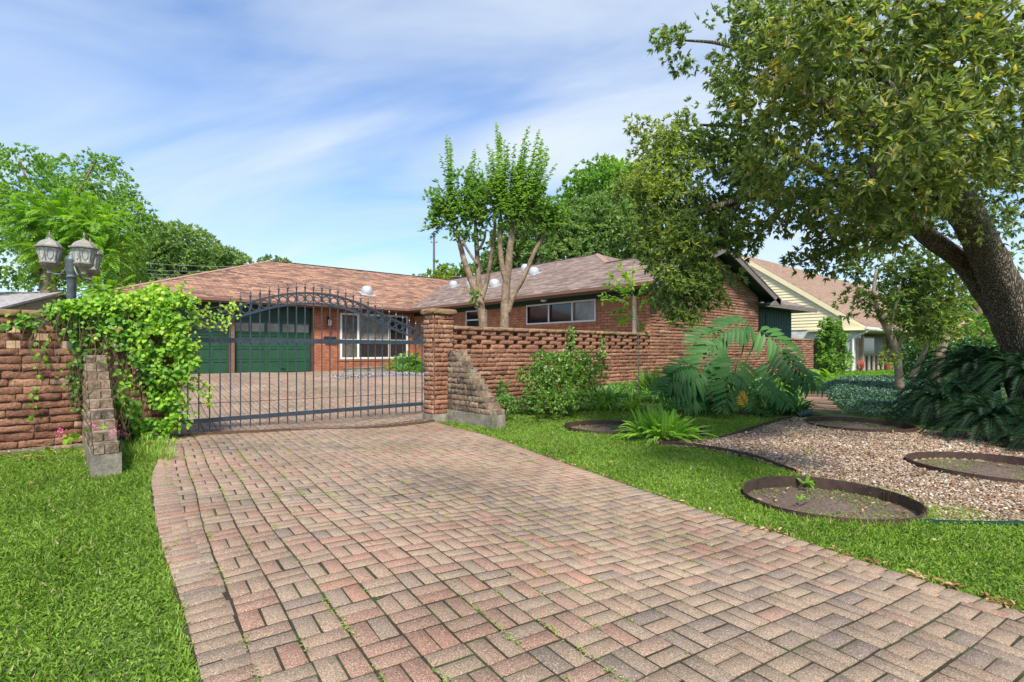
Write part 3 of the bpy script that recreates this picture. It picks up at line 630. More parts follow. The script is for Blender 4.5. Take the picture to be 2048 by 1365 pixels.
def pillar(x0, x1, y0, y1, zt, lab, seed):
    root = empty('gate_pillar', ((x0 + x1) / 2, (y0 + y1) / 2, float(g(x0, y0))), lab, 'gate pillar', 'brick pillars beside the gate')
    zb = float(g((x0 + x1) / 2, y0)) ; fz = zb + .16; n_ = int(round((zt - .11 - fz) / CH)); ch = (zt - .11 - fz) / n_
    mb = MB(); mb.box(x0 + .006, x1 - .006, y0 + .006, y1, fz, zt - .1); mb.build('core', M['splitmortar'], root)
    splitwall('front_face', (0, y0, 0), (1, 0, 0), (0, -1, 0), courses(x0 + .03, x1, fz, n_, ch, .34, seed=seed), M['splitbrick'], root)
    splitwall('side_face', (x0, 0, 0), (0, -1, 0), (-1, 0, 0), [(-b, -a, c, d, t, 0) for a, b, c, d, t, _ in courses(y0 - .02, y1, fz, n_, ch, .22, seed=seed + 1, t=.75)], M['splitbrick'], root, prot=.02)
    splitwall('side_face', (x1, 0, 0), (0, 1, 0), (1, 0, 0), courses(y0, y1, fz, n_, ch, .22, seed=seed + 2), M['splitbrick'], root, prot=.02)
    mb = MB(); mb.tv = .6; mb.box(x0 - .03, x1 + .02, y0 - .04, y1, zb - .3, fz); mb.build('footing', M['concrete'], root)
    # cap: soft-edged slab
    mb = MB(); mb.tv = .7; ex = .07; N_ = 5
    lv = [(-.10, .2), (-.085, .9), (-.05, 1.0), (-.015, .95), (.01, .75), (.022, .3)]
    b0 = len(mb.v); pts = []
    per = [(x, y0) for x in np.linspace(x0, x1, 8)] + [(x1, y) for y in np.linspace(y0, y1, 8)[1:]] + [(x, y1) for x in np.linspace(x1, x0, 8)[1:]] + [(x0, y) for y in np.linspace(y1, y0, 8)[1:-1]]
    cx, cy = (x0 + x1) / 2, (y0 + y1) / 2
    for z, e in lv:
        for x, y in per:
            dx, dy = x - cx, y - cy; rx, ry = (x1 - x0) / 2, (y1 - y0) / 2; j = random.uniform(-.008, .008)
            cut = .82 if abs(dx) / rx + abs(dy) / ry > 1.95 else 1
            mb.v.append((cx + dx * (1 + ex * e / rx) * (1 if cut == 1 else .96) + j, cy + dy * (1 + ex * e / ry) * (1 if cut == 1 else .96) + j, zt + z + random.uniform(-.004, .004))); mb.t.append(.6)
    m = len(per)
    for r in range(len(lv) - 1):
        for i in range(m): j = (i + 1) % m; mb.f.append((r * m + i, r * m + j, (r + 1) * m + j, (r + 1) * m + i))
    mb.f.append(tuple((len(lv) - 1) * m + i for i in range(m))); mb.f.append(tuple(range(m))[::-1])
    mb.build('cap', M['cap'], root)
pillar(6.14, 6.66, 9.62, 10.0, 2.23, 'square brick gate pillar with rounded stone cap, right of the gate', 21)
pillar(.98, 1.44, 9.60, 10.0, 2.20, 'brick gate pillar left of the gate, smothered in bright vine', 31)

def buttress(x0, x1, ye, yw, zt, nst, ch, fh, lab, seed, yt):
    """stepped pier running from the wall (yw) out to ye; yt = front of the top course"""
    zb = min(float(g(x0, ye)), float(g(x1, ye))); root = empty('stepped_buttress', ((x0 + x1) / 2, ye, zb), lab, 'buttress', 'stepped brick buttresses beside the gate')
    rr = random.Random(seed); f0 = zb + fh
    mb = MB(); mb.tv = .5; mb.prism([(x0 - .02, ye - .03, zb - .2), (x0 - .02, yw, zb - .2), (x0 - .02, yw, f0), (x0 - .02, ye - .02, f0)], (x1 - x0 + .04, 0, 0)); mb.build('footing', M['concrete'], root)
    ch = (zt - f0) / nst
    body = []; mbb = MB(); fr = []; lf_ = []; rt = []
    for k in range(nst):
        yf = ye + (yt - ye) * (k / (nst - 1)) ** .95 + rr.uniform(-.015, .015); za, zb_ = f0 + k * ch, f0 + (k + 1) * ch; tt = rr.gauss(.45, .2)
        mbb.tv = min(1, max(0, tt)); mbb.box(x0 + .004, x1 - .004, yf + .01, yw, za, zb_ - .0)
        y = yf
        first = True
        while y < yw:
            L_ = .21 * rr.uniform(.9, 1.9); yb = min(yw, y + L_); t2 = min(1, max(0, rr.gauss(.5 if k < 5 else .35, .28)))
            if yb - y > .04: lf_.append((-yb + .005, -y - .005, za + .005, zb_ - .005, t2, 0)); rt.append((y + .005, yb - .005, za + .005, zb_ - .005, t2, 0))
            y = yb
        xm = (x0 + x1) / 2 + rr.uniform(-.02, .02)
        for a, b in ((x0, xm), (xm, x1)): fr.append((a + .005, b - .005, za + .005, zb_ - .005, min(1, max(0, rr.gauss(.55, .25))), yf))
    mbb.build('courses', M['oldbrick'], root)
    splitwall('side_face', (x0, 0, 0), (0, -1, 0), (-1, 0, 0), lf_, M['oldbrick'], root, prot=.014, rough=1.2)
    splitwall('side_face', (x1, 0, 0), (0, 1, 0), (1, 0, 0), rt, M['oldbrick'], root, prot=.014)
    for k in range(nst):
        mbx = MB()
        for a, b, za, zb_, t, yf in fr[2 * k:2 * k + 2]: mbx.tv = t; mbx.box(a, b, yf - .012, yf + .05, za, zb_)
        mbx.build('step', M['oldbrick'], root)
_p = pY(985, 858, 8.08)
buttress(6.50, 6.80, 8.05, 9.66, 1.34, 11, .12, .27, 'stepped weathered grey brick buttress in front of the right gate pillar', 41, 9.30)
_q = pY(207, 955, 7.35)
buttress(.32, .55, 7.35, 9.66, 1.28, 10, .12, .25, 'stepped weathered brick buttress on a concrete foot, standing in the left lawn under the vine', 43, 9.2)

# ================================================================== GATE
def gate():
    bx = [177, 253, 328, 402, 476, 548, 620, 690, 758, 823, 888, 952, 1014, 1076, 1136, 1195, 1254, 1311, 1368, 1423, 1478, 1531, 1583, 1635, 1688, 1737, 1787, 1838]
    yt = [420, 398, 375, 347, 322, 298, 282, 263, 252, 243, 238, 238, 238, 246, 255, 268, 283, 303, 325, 350, 376, 403, 432, 455, 475, 500, 515, 545]
    XS = []; ZT = []
    for a, b in zip(bx, yt): p = pY(350 + a / 3.72, 500 + b / 3.72, YW); XS.append(p[0]); ZT.append(p[2])
    pitch = (XS[-1] - XS[0]) / (len(XS) - 1); XS = [XS[0] - pitch * k for k in (2, 1)] + XS; ZT = [ZT[0] - .06, ZT[0] - .035] + ZT
    XS = np.array(XS); ZT = np.array(ZT); n_ = len(XS); XS = np.linspace(XS[0], XS[-1], n_)
    ZT = np.convolve(np.r_[ZT[0], ZT, ZT[-1]], [.25, .5, .25], 'valid')
    root = empty('driveway_gate', (3.8, YW, .02), 'dark iron sliding driveway gate with arched top, rings and spear finials', 'gate')
    sp = ZT - .205
    for x, z in zip(XS, ZT):
        mb = MB(); mb.box(x - .0085, x + .0085, YW - .0085, YW + .0085, .045, z - .15); b = mb.build('bar', M['iron'], root)
        s = MB(); s.lathe([(.006, -.155), (.012, -.15), (.017, -.135), (.009, -.125), (.018, -.108), (.021, -.092), (.012, -.07), (.008, -.06), (.006, -.03), (.001, 0)], (x, YW, z), 8); s.build('spear_tip', M['iron'], b)
    f = lambda x, dz: float(np.interp(x, XS, sp)) + dz
    for nm, dz in (('arch_rail', 0.), ('arch_rail', -.19)):
        mb = MB(); xs = np.linspace(XS[0] - .05, XS[-1] + .015, 60)
        for a, b in zip(xs[:-1], xs[1:]):
            za, zb = f(a, dz), f(b, dz); h = .019; y0, y1 = YW - .022, YW + .022
            mb.quad((a, y0, za - h), (b, y0, zb - h), (b, y0, zb + h), (a, y0, za + h)); mb.quad((a, y1, za + h), (b, y1, zb + h), (b, y1, zb - h), (a, y1, za - h))
            mb.quad((a, y0, za + h), (b, y0, zb + h), (b, y1, zb + h), (a, y1, za + h)); mb.quad((a, y1, za - h), (b, y1, zb - h), (b, y0, zb - h), (a, y0, za - h))
        mb.build(nm, M['iron'], root)
    for i in range(n_ - 1):
        x = (XS[i] + XS[i + 1]) / 2; z = f(x, -.095); mb = MB(); mb.ring((x, YW, z), .064, .0075, (1, 0, 0), (0, 0, 1), 24, .012); mb.build('ring', M['iron'], root)
    MB().box(XS[0] - .05, XS[-1] + .02, YW - .025, YW + .025, 1.475, 1.555).build('middle_rail', M['iron'], root)
    MB().box(XS[0] - .05, XS[-1] + .02, YW - .025, YW + .025, .175, .245).build('bottom_rail', M['iron'], root)
    mb = MB(); mb.tube([(XS[0], YW + .06, .487), (3.8, YW + .06, .458), (XS[-1] + .05, YW + .06, .447)], .006, 6); tag(mb.build('drive_chain', M['rust']), 'thin rusty drive chain stretched level behind the lower gate bars', 'chain')
    mb = MB(); mb.tv = .5
    xs = np.linspace(1.30, 6.12, 30)
    for y0, y1, zh in ((9.52, 9.60, .045), (9.545, 9.575, .07)):
        for a, b in zip(xs[:-1], xs[1:]):
            za, zb = float(g(a, 9.55)), float(g(b, 9.55)); zt = zh
            mb.quad((a, y0, za), (b, y0, zb), (b, y0, zb + zt), (a, y0, za + zt)); mb.quad((a, y0, za + zt), (b, y0, zb + zt), (b, y1, zb + zt), (a, y1, za + zt)); mb.quad((a, y1, za + zt), (b, y1, zb + zt), (b, y1, zb), (a, y1, za))
    tag(mb.build('gate_track', M['rust']), 'dark steel ground track the sliding gate runs on, set across the pavers', 'gate track')
gate()

# ================================================================== MAIN HOUSE
E0, SL = 3.47, .376
def house():
    G0 = .36; YG = 24.2; XC = XW
    root = empty('brick_house', (12, 24, G0), 'low brick ranch house with brown hipped shingle roof and green garage doors behind the gate', 'house')
    yE, xE = YG - .6, XC - .6                       # eaves lines
    ZR = lambda d: E0 + SL * d
    xr = 21.53; rz = ZR(xr - xE); yr = yE + (xr - xE); xl = 1.35; xlr = xl + (yr - yE)
    xg = 18.24; gz = ZR(xg - xE); yf = 9.1; yh = 10.0; yhx = yh + (xg - xE); xgr = 2 * xg - xE; xmr = 2 * xr - xE; yap = yh + (xr - xE)
    def roofpart(name, polys, mat, th=.05):
        mb = MB()
        for P in polys: mb.prism([np.array(p, float) - np.array([0, 0, th]) for p in P], (0, 0, th))
        o_ = mb.build(name, mat, root, uv=True); return o_
    A = [(xl, yE, E0), (xE, yE, E0), (xr, yr, rz), (xlr, yr, rz)]
    A2 = [(xl, 2 * yr - yE, E0), (xmr, 2 * yr - yE, E0), (xr, yr, rz), (xlr, yr, rz)][::-1]
    Bp = [(xl, 2 * yr - yE, E0), (xl, yE, E0), (xlr, yr, rz)]
    C = [(xE, yE, E0), (xE, yf, E0), (xg, yf, gz), (xg, yhx, gz), (xr, yap, rz), (xr, yr, rz)]
    Dp = [(xg, yf, gz), (xgr, yf, E0), (xgr, yh, E0), (xg, yhx, gz)]
    Fp = [(xgr, yh, E0), (xmr, yh, E0), (xr, yap, rz), (xg, yhx, gz)]
    Gp = [(xmr, yh, E0), (xmr, 2 * yr - yE, E0), (xr, yr, rz), (xr, yap, rz)]
    roof = roofpart('roof', [A, Bp], M['shingle']); roof2 = roofpart('roof', [C], M['shingle_shaded']); roof3 = roofpart('roof', [Dp, Fp, Gp, A2], M['shingle_shaded'])
    # ridge caps
    def cap(a, b, nm='ridge_cap', par=roof, w_=.15, m='ridge'):
        a, b = Vector(a), Vector(b); d = (b - a).normalized(); s = d.cross(Vector((0, 0, 1))).normalized() * w_; mb = MB(); u = Vector((0, 0, .03)); dn = Vector((0, 0, -.045))
        mb.quad(a - s + dn + u, b - s + dn + u, b + u, a + u); mb.quad(a + u, b + u, b + s + dn + u, a + s + dn + u); mb.quad(a - s + dn, b - s + dn, b - s + dn + u, a - s + dn + u); mb.build(nm, M[m], par)
    cap((xlr, yr, rz), (xr, yr, rz)); cap((xr, yap, rz), (xr, yr, rz), par=roof2); cap((xg, yf, gz), (xg, yhx, gz), par=roof2)
    cap((xl, yE, E0), (xlr, yr, rz), 'hip_cap', roof, .14, 'shingle_hip'); cap((xg, yhx, gz), (xr, yap, rz), 'hip_cap', roof2, .14, 'shingle_hip')
    # fascias, gutters, soffits
    def fasc(x0, x1, y0, y1, z0=E0 - .20, z1=E0 - .035, m='brownpaint', nm='fascia'): return MB().box(x0, x1, y0, y1, z0, z1).build(nm, M[m], root)
    fasc(xl + .03, xE, yE + .01, yE + .05); fasc(xE + .01, xE + .05, yf + .03, yE + .05)
    fasc(xl, xE - .02, yE - .11, yE + .01, E0 - .13, E0 - .025, nm='gutter'); fasc(xE - .11, xE + .01, yf + .05, yE - .1, E0 - .13, E0 - .025, nm='gutter')
    fasc(xl + .01, xl + .05, yE, 2 * yr - yE)
    MB().box(xl + .05, XC, yE + .05, YG + .1, E0 - .19, E0 - .17).build('soffit', M['darkgreen'], root); MB().box(xE + .05, XC + .06, yf + .1, yE + .05, E0 - .19, E0 - .17).build('soffit', M['darkgreen'], root)
    # walls
    zt = E0 - .17
    dX = lambda px: float(pY(px, 700, YG)[0])
    d1a, d1b = dX(457.5) - 3.1, dX(457.5); d2a, d2b = dX(469), dX(621.5); bw0 = dX(628)
    zdoor = 2.62
    wy0, wy1 = 21.25, 0
    # front wall with window opening
    wx0, wx1 = dX(680), dX(815)
    wzt = float(pY(683, 626, YG)[2]); wzb = float(pY(683, 719, YG)[2])
    mb = MB(); mb.box(bw0, wx0, YG, YG + .2, G0 - .3, zt); mb.box(wx0, wx1, YG, YG + .2, G0 - .3, wzb); mb.box(wx1, XC + .1, YG, YG + .2, G0 - .3, zt); mb.box(wx0, wx1, YG, YG + .2, wzt, zt)
    mb.build('front_wall', M['garagebrick'], root, uv=True)
    MB().box(wx0 - .1, wx1 + .1, YG - .03, YG, wzb - .09, wzb).build('brick_sill', M['garagebrick'], root, uv=True)
    MB().box(bw0 - .12, bw0, YG - .02, YG + .3, G0 - .1, zt).build('dark_corner', M['ridge'], root)  # narrow dark strip at the brick corner next to the door
    MB().box(xl + .6, d1a - .1, YG, YG + .2, G0 - .3, zt).build('front_wall', M['garagebrick'], root, uv=True)
    post = MB().box(d1b + .02, d2a - .02, YG - .10, YG + .2, G0 - .1, zt).build('door_post', M['brownpaint'], root)
    # address digits on the post
    cu = bpy.data.curves.new('address', 'FONT'); cu.body = '1\n8'; cu.size = .19; cu.space_line = .95; cu.extrude = .004; cu.align_x = 'CENTER'; cu.materials.append(M['lampmetal'])
    tmp = bpy.data.objects.new('tmp', cu); COL.objects.link(tmp); bpy.context.view_layer.update(); me_ = bpy.data.meshes.new_from_object(tmp.evaluated_get(bpy.context.evaluated_depsgraph_get())); bpy.data.objects.remove(tmp); to = bpy.data.objects.new('address_number', me_); COL.objects.link(to); to.parent = post; to.location = ((d1b + d2a) / 2, YG - .115, 2.17); to.rotation_euler = (R(90), 0, 0)
    for a, b in ((d1a, d1b), (d2a, d2b)):
        MB().box(a - .02, b + .02, YG + .09, YG + .16, zdoor + .001, zt).build('door_header', M['darkgreen'], root)
        door = MB(); door.box(a, b, YG + .12, YG + .18, G0 + .0, zdoor); rows = [G0 + .02, G0 + .60, G0 + 1.15, G0 + 1.70, zdoor]
        nC = 5; cw = (b - a) / nC
        for r in range(4):
            door.box(a, b, YG + .100, YG + .118, rows[r] + .008, rows[r] + .10); door.box(a, b, YG + .100, YG + .118, rows[r + 1] - .10, rows[r + 1] - .008)
            for c in range(nC + 1):
                xa = max(a, a + c * cw - .06); xb = min(b, a + c * cw + .06); door.box(xa, xb, YG + .100, YG + .118, rows[r] + .10, rows[r + 1] - .10)
        dd = door.build('garage_door', M['doorgreen'], root)
        for c in range(nC):
            mb = MB(); mb.box(a + c * cw + .062, a + (c + 1) * cw - .062, YG + .108, YG + .1175, rows[3] + .102, rows[4] - .102); mb.build('door_window', M['glassmid'], dd)
        MB().box((a + b) / 2 + .3, (a + b) / 2 + .5, YG + .07, YG + .098, G0 + .16, G0 + .19).build('door_handle', M['blackmetal'], dd)
    # tall courtyard window: frame, sashes
    def window(x0, x1, z0, z1, cols, rows_, par, axis='Y', pos=YG, m='white', fw=.06, glass='glassdark', proud=.03, curtains=None):
        w_ = MB(); 
        def bx_(a, b, c, d, o0, o1):
            return (a, b, pos - o1, pos - o0, c, d) if axis == 'Y' else (pos - o1, pos - o0, a, b, c, d)
        def addb(mb_, *a): mb_.box(*bx_(*a))
        addb(w_, x0, x1, z0, z0 + fw, 0, proud); addb(w_, x0, x1, z1 - fw, z1, 0, proud); addb(w_, x0, x0 + fw, z0 + fw, z1 - fw, 0, proud); addb(w_, x1 - fw, x1, z0 + fw, z1 - fw, 0, proud)
        fr = w_.build('window', M[m], par); xs = [x0 + fw] + [x0 + (x1 - x0) * c for c in cols] + [x1 - fw]
        for c in xs[1:-1]:
            q = MB(); addb(q, c - fw * .55, c + fw * .55, z0 + fw, z1 - fw, 0, proud - .003); q.build('mullion', M[m], fr)
        zs = [z0 + fw] + [z0 + (z1 - z0) * r for r in rows_] + [z1 - fw]
        for i in range(len(xs) - 1):
            for r in zs[1:-1]:
                q = MB(); addb(q, xs[i] + fw * .5, xs[i + 1] - fw * .5, r - .03, r + .03, 0, proud - .006); q.build('sash_bar', M[m], fr)
            for j in range(len(zs) - 1):
                q = MB(); addb(q, xs[i], xs[i + 1], zs[j], zs[j + 1], -.06, -.05); q.build('pane', M[(curtains or {}).get((i, j), glass)], fr)
        q = MB(); addb(q, x0 + .01, x1 - .01, z0 + .01, z1 - .01, -.11, -.08); q.build('dark_backing', M['blackmetal'], fr)  # dark box closing the window behind the panes
        return fr
    tt = lambda px: (dX(px) - wx0) / (wx1 - wx0)
    window(wx0, wx1, wzb, wzt, [tt(716), tt(778)], [.42], root, fw=.09, proud=.04, glass='glassdark', curtains={(0, 1): 'curtain', (0, 0): 'curtain', (1, 1): 'glassmid'})
    # wing wall along y
    def dY(px): return float(pX(px, 700, XC)[1])
    zf = 3.12                                        # underside of green frieze
    Wn = [(dY(1193), dY(1053.5), None)]; z1 = float(pX(1190, 598.5, XC)[2]); z0 = float(pX(1190, 643, XC)[2])
    w1a, w1b = dY(1192.5), dY(1053.5); w2a, w2b = dY(975), dY(932.5); w3a, w3b = dY(899), dY(880)
    za2, zb2 = float(pX(934, 620, XC)[2]), float(pX(934, 672, XC)[2])
    cuts = [(w1a, w1b, z0, z1), (w2a, w2b, zb2, z1), (w3a, w3b, zb2, z1)]
    ys = [YW + .006] + [v for c in cuts for v in c[:2]] + [YG + .1]
    mb = MB()
    for a, b in zip(ys[::2], ys[1::2]): mb.box(XC, XC + .2, a, b, G0 - .6, zf)
    for a, b, c, d in cuts: mb.box(XC, XC + .2, a, b, G0 - .6, c); mb.box(XC, XC + .2, a, b, d, zf)
    mb.build('side_wall', M['housebrick'], root, uv=True)
    MB().box(XC - .02, XC + .1, YW + .25, YG, zf, zt).build('frieze', M['darkgreen'], root)
    # soldier courses by the windows
    for a, b in ((w1b + .05, w1b + 1.35), (w2b + .05, w2b + 1.2), (w1a - 1.1, w1a - .03)):
        MB().box(XC - .006, XC, a, b, z1 - .42, zf - .003).build('soldier_course', M['soldier'], root, uv=True)
    MB().box(XC - .03, XC, w1a - .03, w1b + .08, z0 - .11, z0 - .003).build('brick_sill', M['soldier'], root, uv=True)
    c1, c2 = (dY(1145) - w1a) / (w1b - w1a), (dY(1098) - w1a) / (w1b - w1a)
    window(w1a, w1b, z0, z1, [c1, c2], [], root, 'X', XC, fw=.055, proud=.035, glass='glassdark', curtains={(0, 0): 'glassmid', (1, 0): 'glassdark'})
    window(w2a, w2b, zb2, z1, [], [.62], root, 'X', XC, fw=.055, proud=.035); window(w3a, w3b, zb2, z1, [], [.62], root, 'X', XC, fw=.055, proud=.035)
    for px, py in ((1098, 593), (965, 604)):
        p = pX(px, py, XC - .02); MB().lathe([(.10, 0), (.13, -.03), (.11, -.07), (.04, -.10)], (XC - .3, p[1], E0 - .19), 14).build('soffit_light', M['white'], root)
    y_ = dY(1271); MB().box(XC - .08, XC, y_ - .06, y_ + .06, G0, zf - .003).build('downspout', M['cream'], root)
    # gable end wall: split-face brick flush with the garden wall
    xa, xb = XC, XE
    slope = lambda x: (E0 + SL * (x - xE) if x < xg else E0 + SL * (xgr - x)) - .20
    P = [(xa, YW + .006, -.6), (xb, YW + .006, -.6), (xb, YW + .006, slope(xb)), (xg, YW + .006, slope(xg)), (xa, YW + .006, slope(xa))]
    P[0] = (xa + .2, *P[0][1:]); P[4] = (xa + .2, YW + .006, slope(xa + .2)); MB().prism(P, (0, .2, 0)).build('gable_core', M['splitmortar'], root)
    zz0 = WT - 21 * CH
    def clip(z):
        z = z + .05
        if z < slope(xb): return (xa, xb)
        e = (z - slope(xb)) / SL
        a = xa if z < slope(xa) else xa + (z - slope(xa)) / SL
        b = xb - e
        return (a, b) if b - a > .2 else None
    splitwall('gable_wall', (0, YW, 0), (1, 0, 0), (0, -1, 0), courses(xa, xb, zz0, 52, CH, .68, seed=77, clip=clip), M['splitbrick'], root)
    MB().box(xb - .2, xb, YW + .25, 13, -.4, zt).build('side_wall', M['darkgreen'], root)
    # rakes
    for (p, q, nm) in (((xE, yf, E0), (xg, yf, gz), 'rake_board'), ((xg, yf, gz), (xgr, yf, E0), 'rake_board')):
        mb = MB(); a, b = np.array(p), np.array(q); mb.prism([a + (0, .02, -.06), b + (0, .02, -.06), b + (0, .02, -.27), a + (0, .02, -.27)], (0, .05, 0)); mb.build(nm, M['greypaint'], root)
        mb = MB(); mb.prism([a + (0, .075, -.08), b + (0, .075, -.08), b + (0, .075, -.12), a + (0, .075, -.12)], (0, YW - yf, 0)); mb.build('rake_soffit', M['darkgreen'], root)
    # boxed eave return at the right end of the gable
    mb = MB(); mb.prism([(xgr - .95, yf + .02, E0 - .30), (xgr - .02, yf + .02, E0 - .27), (xgr - .02, yf + .02, E0 - .05), (xgr - .3, yf + .02, E0 + .06)], (0, .07, 0)); mb.build('eave_return', M['greypaint'], root)
    MB().box(xgr - .9, xgr - .03, yf + .09, yh + .5, E0 - .24, E0 - .18).build('soffit', M['darkgreen'], root)
    # right wing: green siding under a low hip
    MB().box(xb + .0, xmr - .02, yh - .03, yh + .03, E0 - .20, E0 - .03).build('fascia', M['greypaint'], root); MB().box(xb, xmr - .05, yh + .03, 11.5, E0 - .18, E0 - .15).build('soffit', M['darkgreen'], root)
    sx1 = float(pY(1580, 700, 10.8)[0]); mb = MB(); mb.box(xb, sx1, 10.8, 10.9, 0, E0 - .18)
    x = xb + .9
    while x < sx1: mb.box(x, x + .02, 10.785, 10.80, 0, E0 - .18); x += .2
    mb.build('siding_wall', M['sidinggreen'], root); MB().box(sx1, sx1 + .12, 10.78, 14, 0, E0 - .18).build('siding_wall', M['sidinggreen'], root)
    wxa, wxb = float(pY(1519, 700, 10.75)[0]), float(pY(1534, 700, 10.75)[0]); window(wxa, wxb, 1.9, 3.15, [], [], root, 'Y', 10.79, 'darkgreen', .06, 'glassgreen', .03)
    # roof vents
    nA = (0, -SL, 1); nC_ = (-SL, 0, 1)
    def dome(p, r, hgt, par, ax_):
        mb = MB(); mb.lathe([(r * 1.02, -.22), (r * .98, hgt * .35), (r * .93, hgt * .62), (r * .80, hgt * .8), (r * .5, hgt * .95), (.01, hgt)], p, 18); o_ = mb.build('roof_vent', M['ventmetal'], par, True)
        tilt = Matrix.Rotation(math.atan(SL), 4, 'X' if ax_ == 'Y' else 'Y'); tilt = Matrix.Rotation(math.atan(SL), 4, 'X') if ax_ == 'Y' else Matrix.Rotation(-math.atan(SL), 4, 'Y')
        mb = MB(); mb.box(-r * 1.25, r * 1.25, -r * 1.25, r * 1.25, -.002, .012, Matrix.Translation(Vector(p)) @ tilt); mb.build('vent_flashing', M['ventmetal'], par)
    p = pPl(734, 588, A[0], nA); dome(p, .30, .42, roof, 'Y')
    for px, py in ((907, 574), (942, 573), (989, 573), (1068, 549), (1051, 541)):
        p = pPl(px, py, C[0], nC_); dome(p, .27, .36, roof2, 'X')
    for px, py, h_, r_, m in ((1111, 536, .28, .045, 'pipe'), (1077, 527, .2, .1, 'ridge'), (931, 583, .22, .07, 'pipe')):
        p = pPl(px, py, C[0], nC_); MB().lathe([(r_, -.1), (r_, h_), (r_ * 1.35, h_), (r_ * 1.35, h_ + .06), (.01, h_ + .07)], p, 12).build('vent_pipe', M[m], roof2)
    p = pPl(281, 581, A[0], nA); MB().box(p[0] - .015, p[0] + .015, p[1] - .01, p[1] + .01, p[2] - .05, p[2] + .35).build('flashing', M['pipe'], roof)
    # wall lantern and letterbox
    lp = pY(657, 645, YG - .02); lan = MB(); lan.box(lp[0] - .05, lp[0] + .05, YG - .03, YG, lp[2] - .05, lp[2] + .28); lan.tube([(lp[0], YG - .02, lp[2] + .2), (lp[0], YG - .14, lp[2] + .27), (lp[0], YG - .2, lp[2] + .2)], .012, 6)
    lan.lathe([(.01, .22), (.10, .13), (.105, .11)], (lp[0], YG - .2, lp[2]), 6); lan.lathe([(.07, -.17), (.05, -.2), (.01, -.3)], (lp[0], YG - .2, lp[2]), 6)
    for k in range(6): a = k * math.pi / 3; lan.tube([(lp[0] + .1 * math.cos(a), YG - .2 + .1 * math.sin(a), lp[2] + .11), (lp[0] + .07 * math.cos(a), YG - .2 + .07 * math.sin(a), lp[2] - .17)], .008, 4)
    lo = lan.build('wall_lantern', M['blackmetal'], root); MB().lathe([(.066, -.16), (.095, .11)], (lp[0], YG - .2, lp[2]), 6).build('lantern_glass', M['frost'], lo)
    bp = pY(659, 678, YG); MB().box(bp[0] - .28, bp[0] + .28, YG - .14, YG, bp[2] - .1, bp[2] + .1).build('letterbox', M['blackmetal'], root)
M['shingle_hip'] = M['shingle_hip'] = plain('shingle_hip', (.30, .17, .12), .9, var=.3, nscale=12); M['sidinggreen'] = plain('sidinggreen', (.035, .085, .065), .7, var=.35, nscale=5); M['glassgreen'] = plain('glassgreen', (.10, .17, .11), .1, var=.6, nscale=5, bs=0, spec=.7)
house()

def entry_bits():
    for (px, py, w_, lab) in ((718, 745, 1.15, 'left grey stone step by the courtyard window'), (752, 743, 1.2, 'right, mossy stone step by the courtyard window')):
        p = pG(px, py); mb = MB(); mb.tv = .3; mb.box(p[0] - w_ / 2, p[0] + w_ / 2, p[1], p[1] + .35, p[2], p[2] + .17)
        mb.box(p[0] - w_ / 2 - .02, p[0] + w_ / 2 + .02, p[1] - .02, p[1] + .36, p[2] + .17, p[2] + .20); tag(mb.build('stone_step', M['concrete']), lab, 'step')
    n_ = 5000; c = pG(772, 752); x = c[0] + RNG.normal(size=n_) * .9; y = c[1] + RNG.normal(size=n_) * .35; lf = LF()
    lf.add(np.stack([x, y, g(x, y) + .05], 1), rdir(n_, .2), np.tile([0, 0, 1.], (n_, 1)), .05, .045, RNG.random(n_)); lf.build('loose_gravel', M['greygravel'], fold=.5)
    tag(bpy.data.objects['loose_gravel'], 'pale grey gravel strip in the courtyard below the tall window', 'gravel', kind='stuff')
M['greygravel'] = tintmat('greygravel', [(0, (.25, .25, .26)), (1, (.55, .55, .56))], bs=0)
entry_bits()

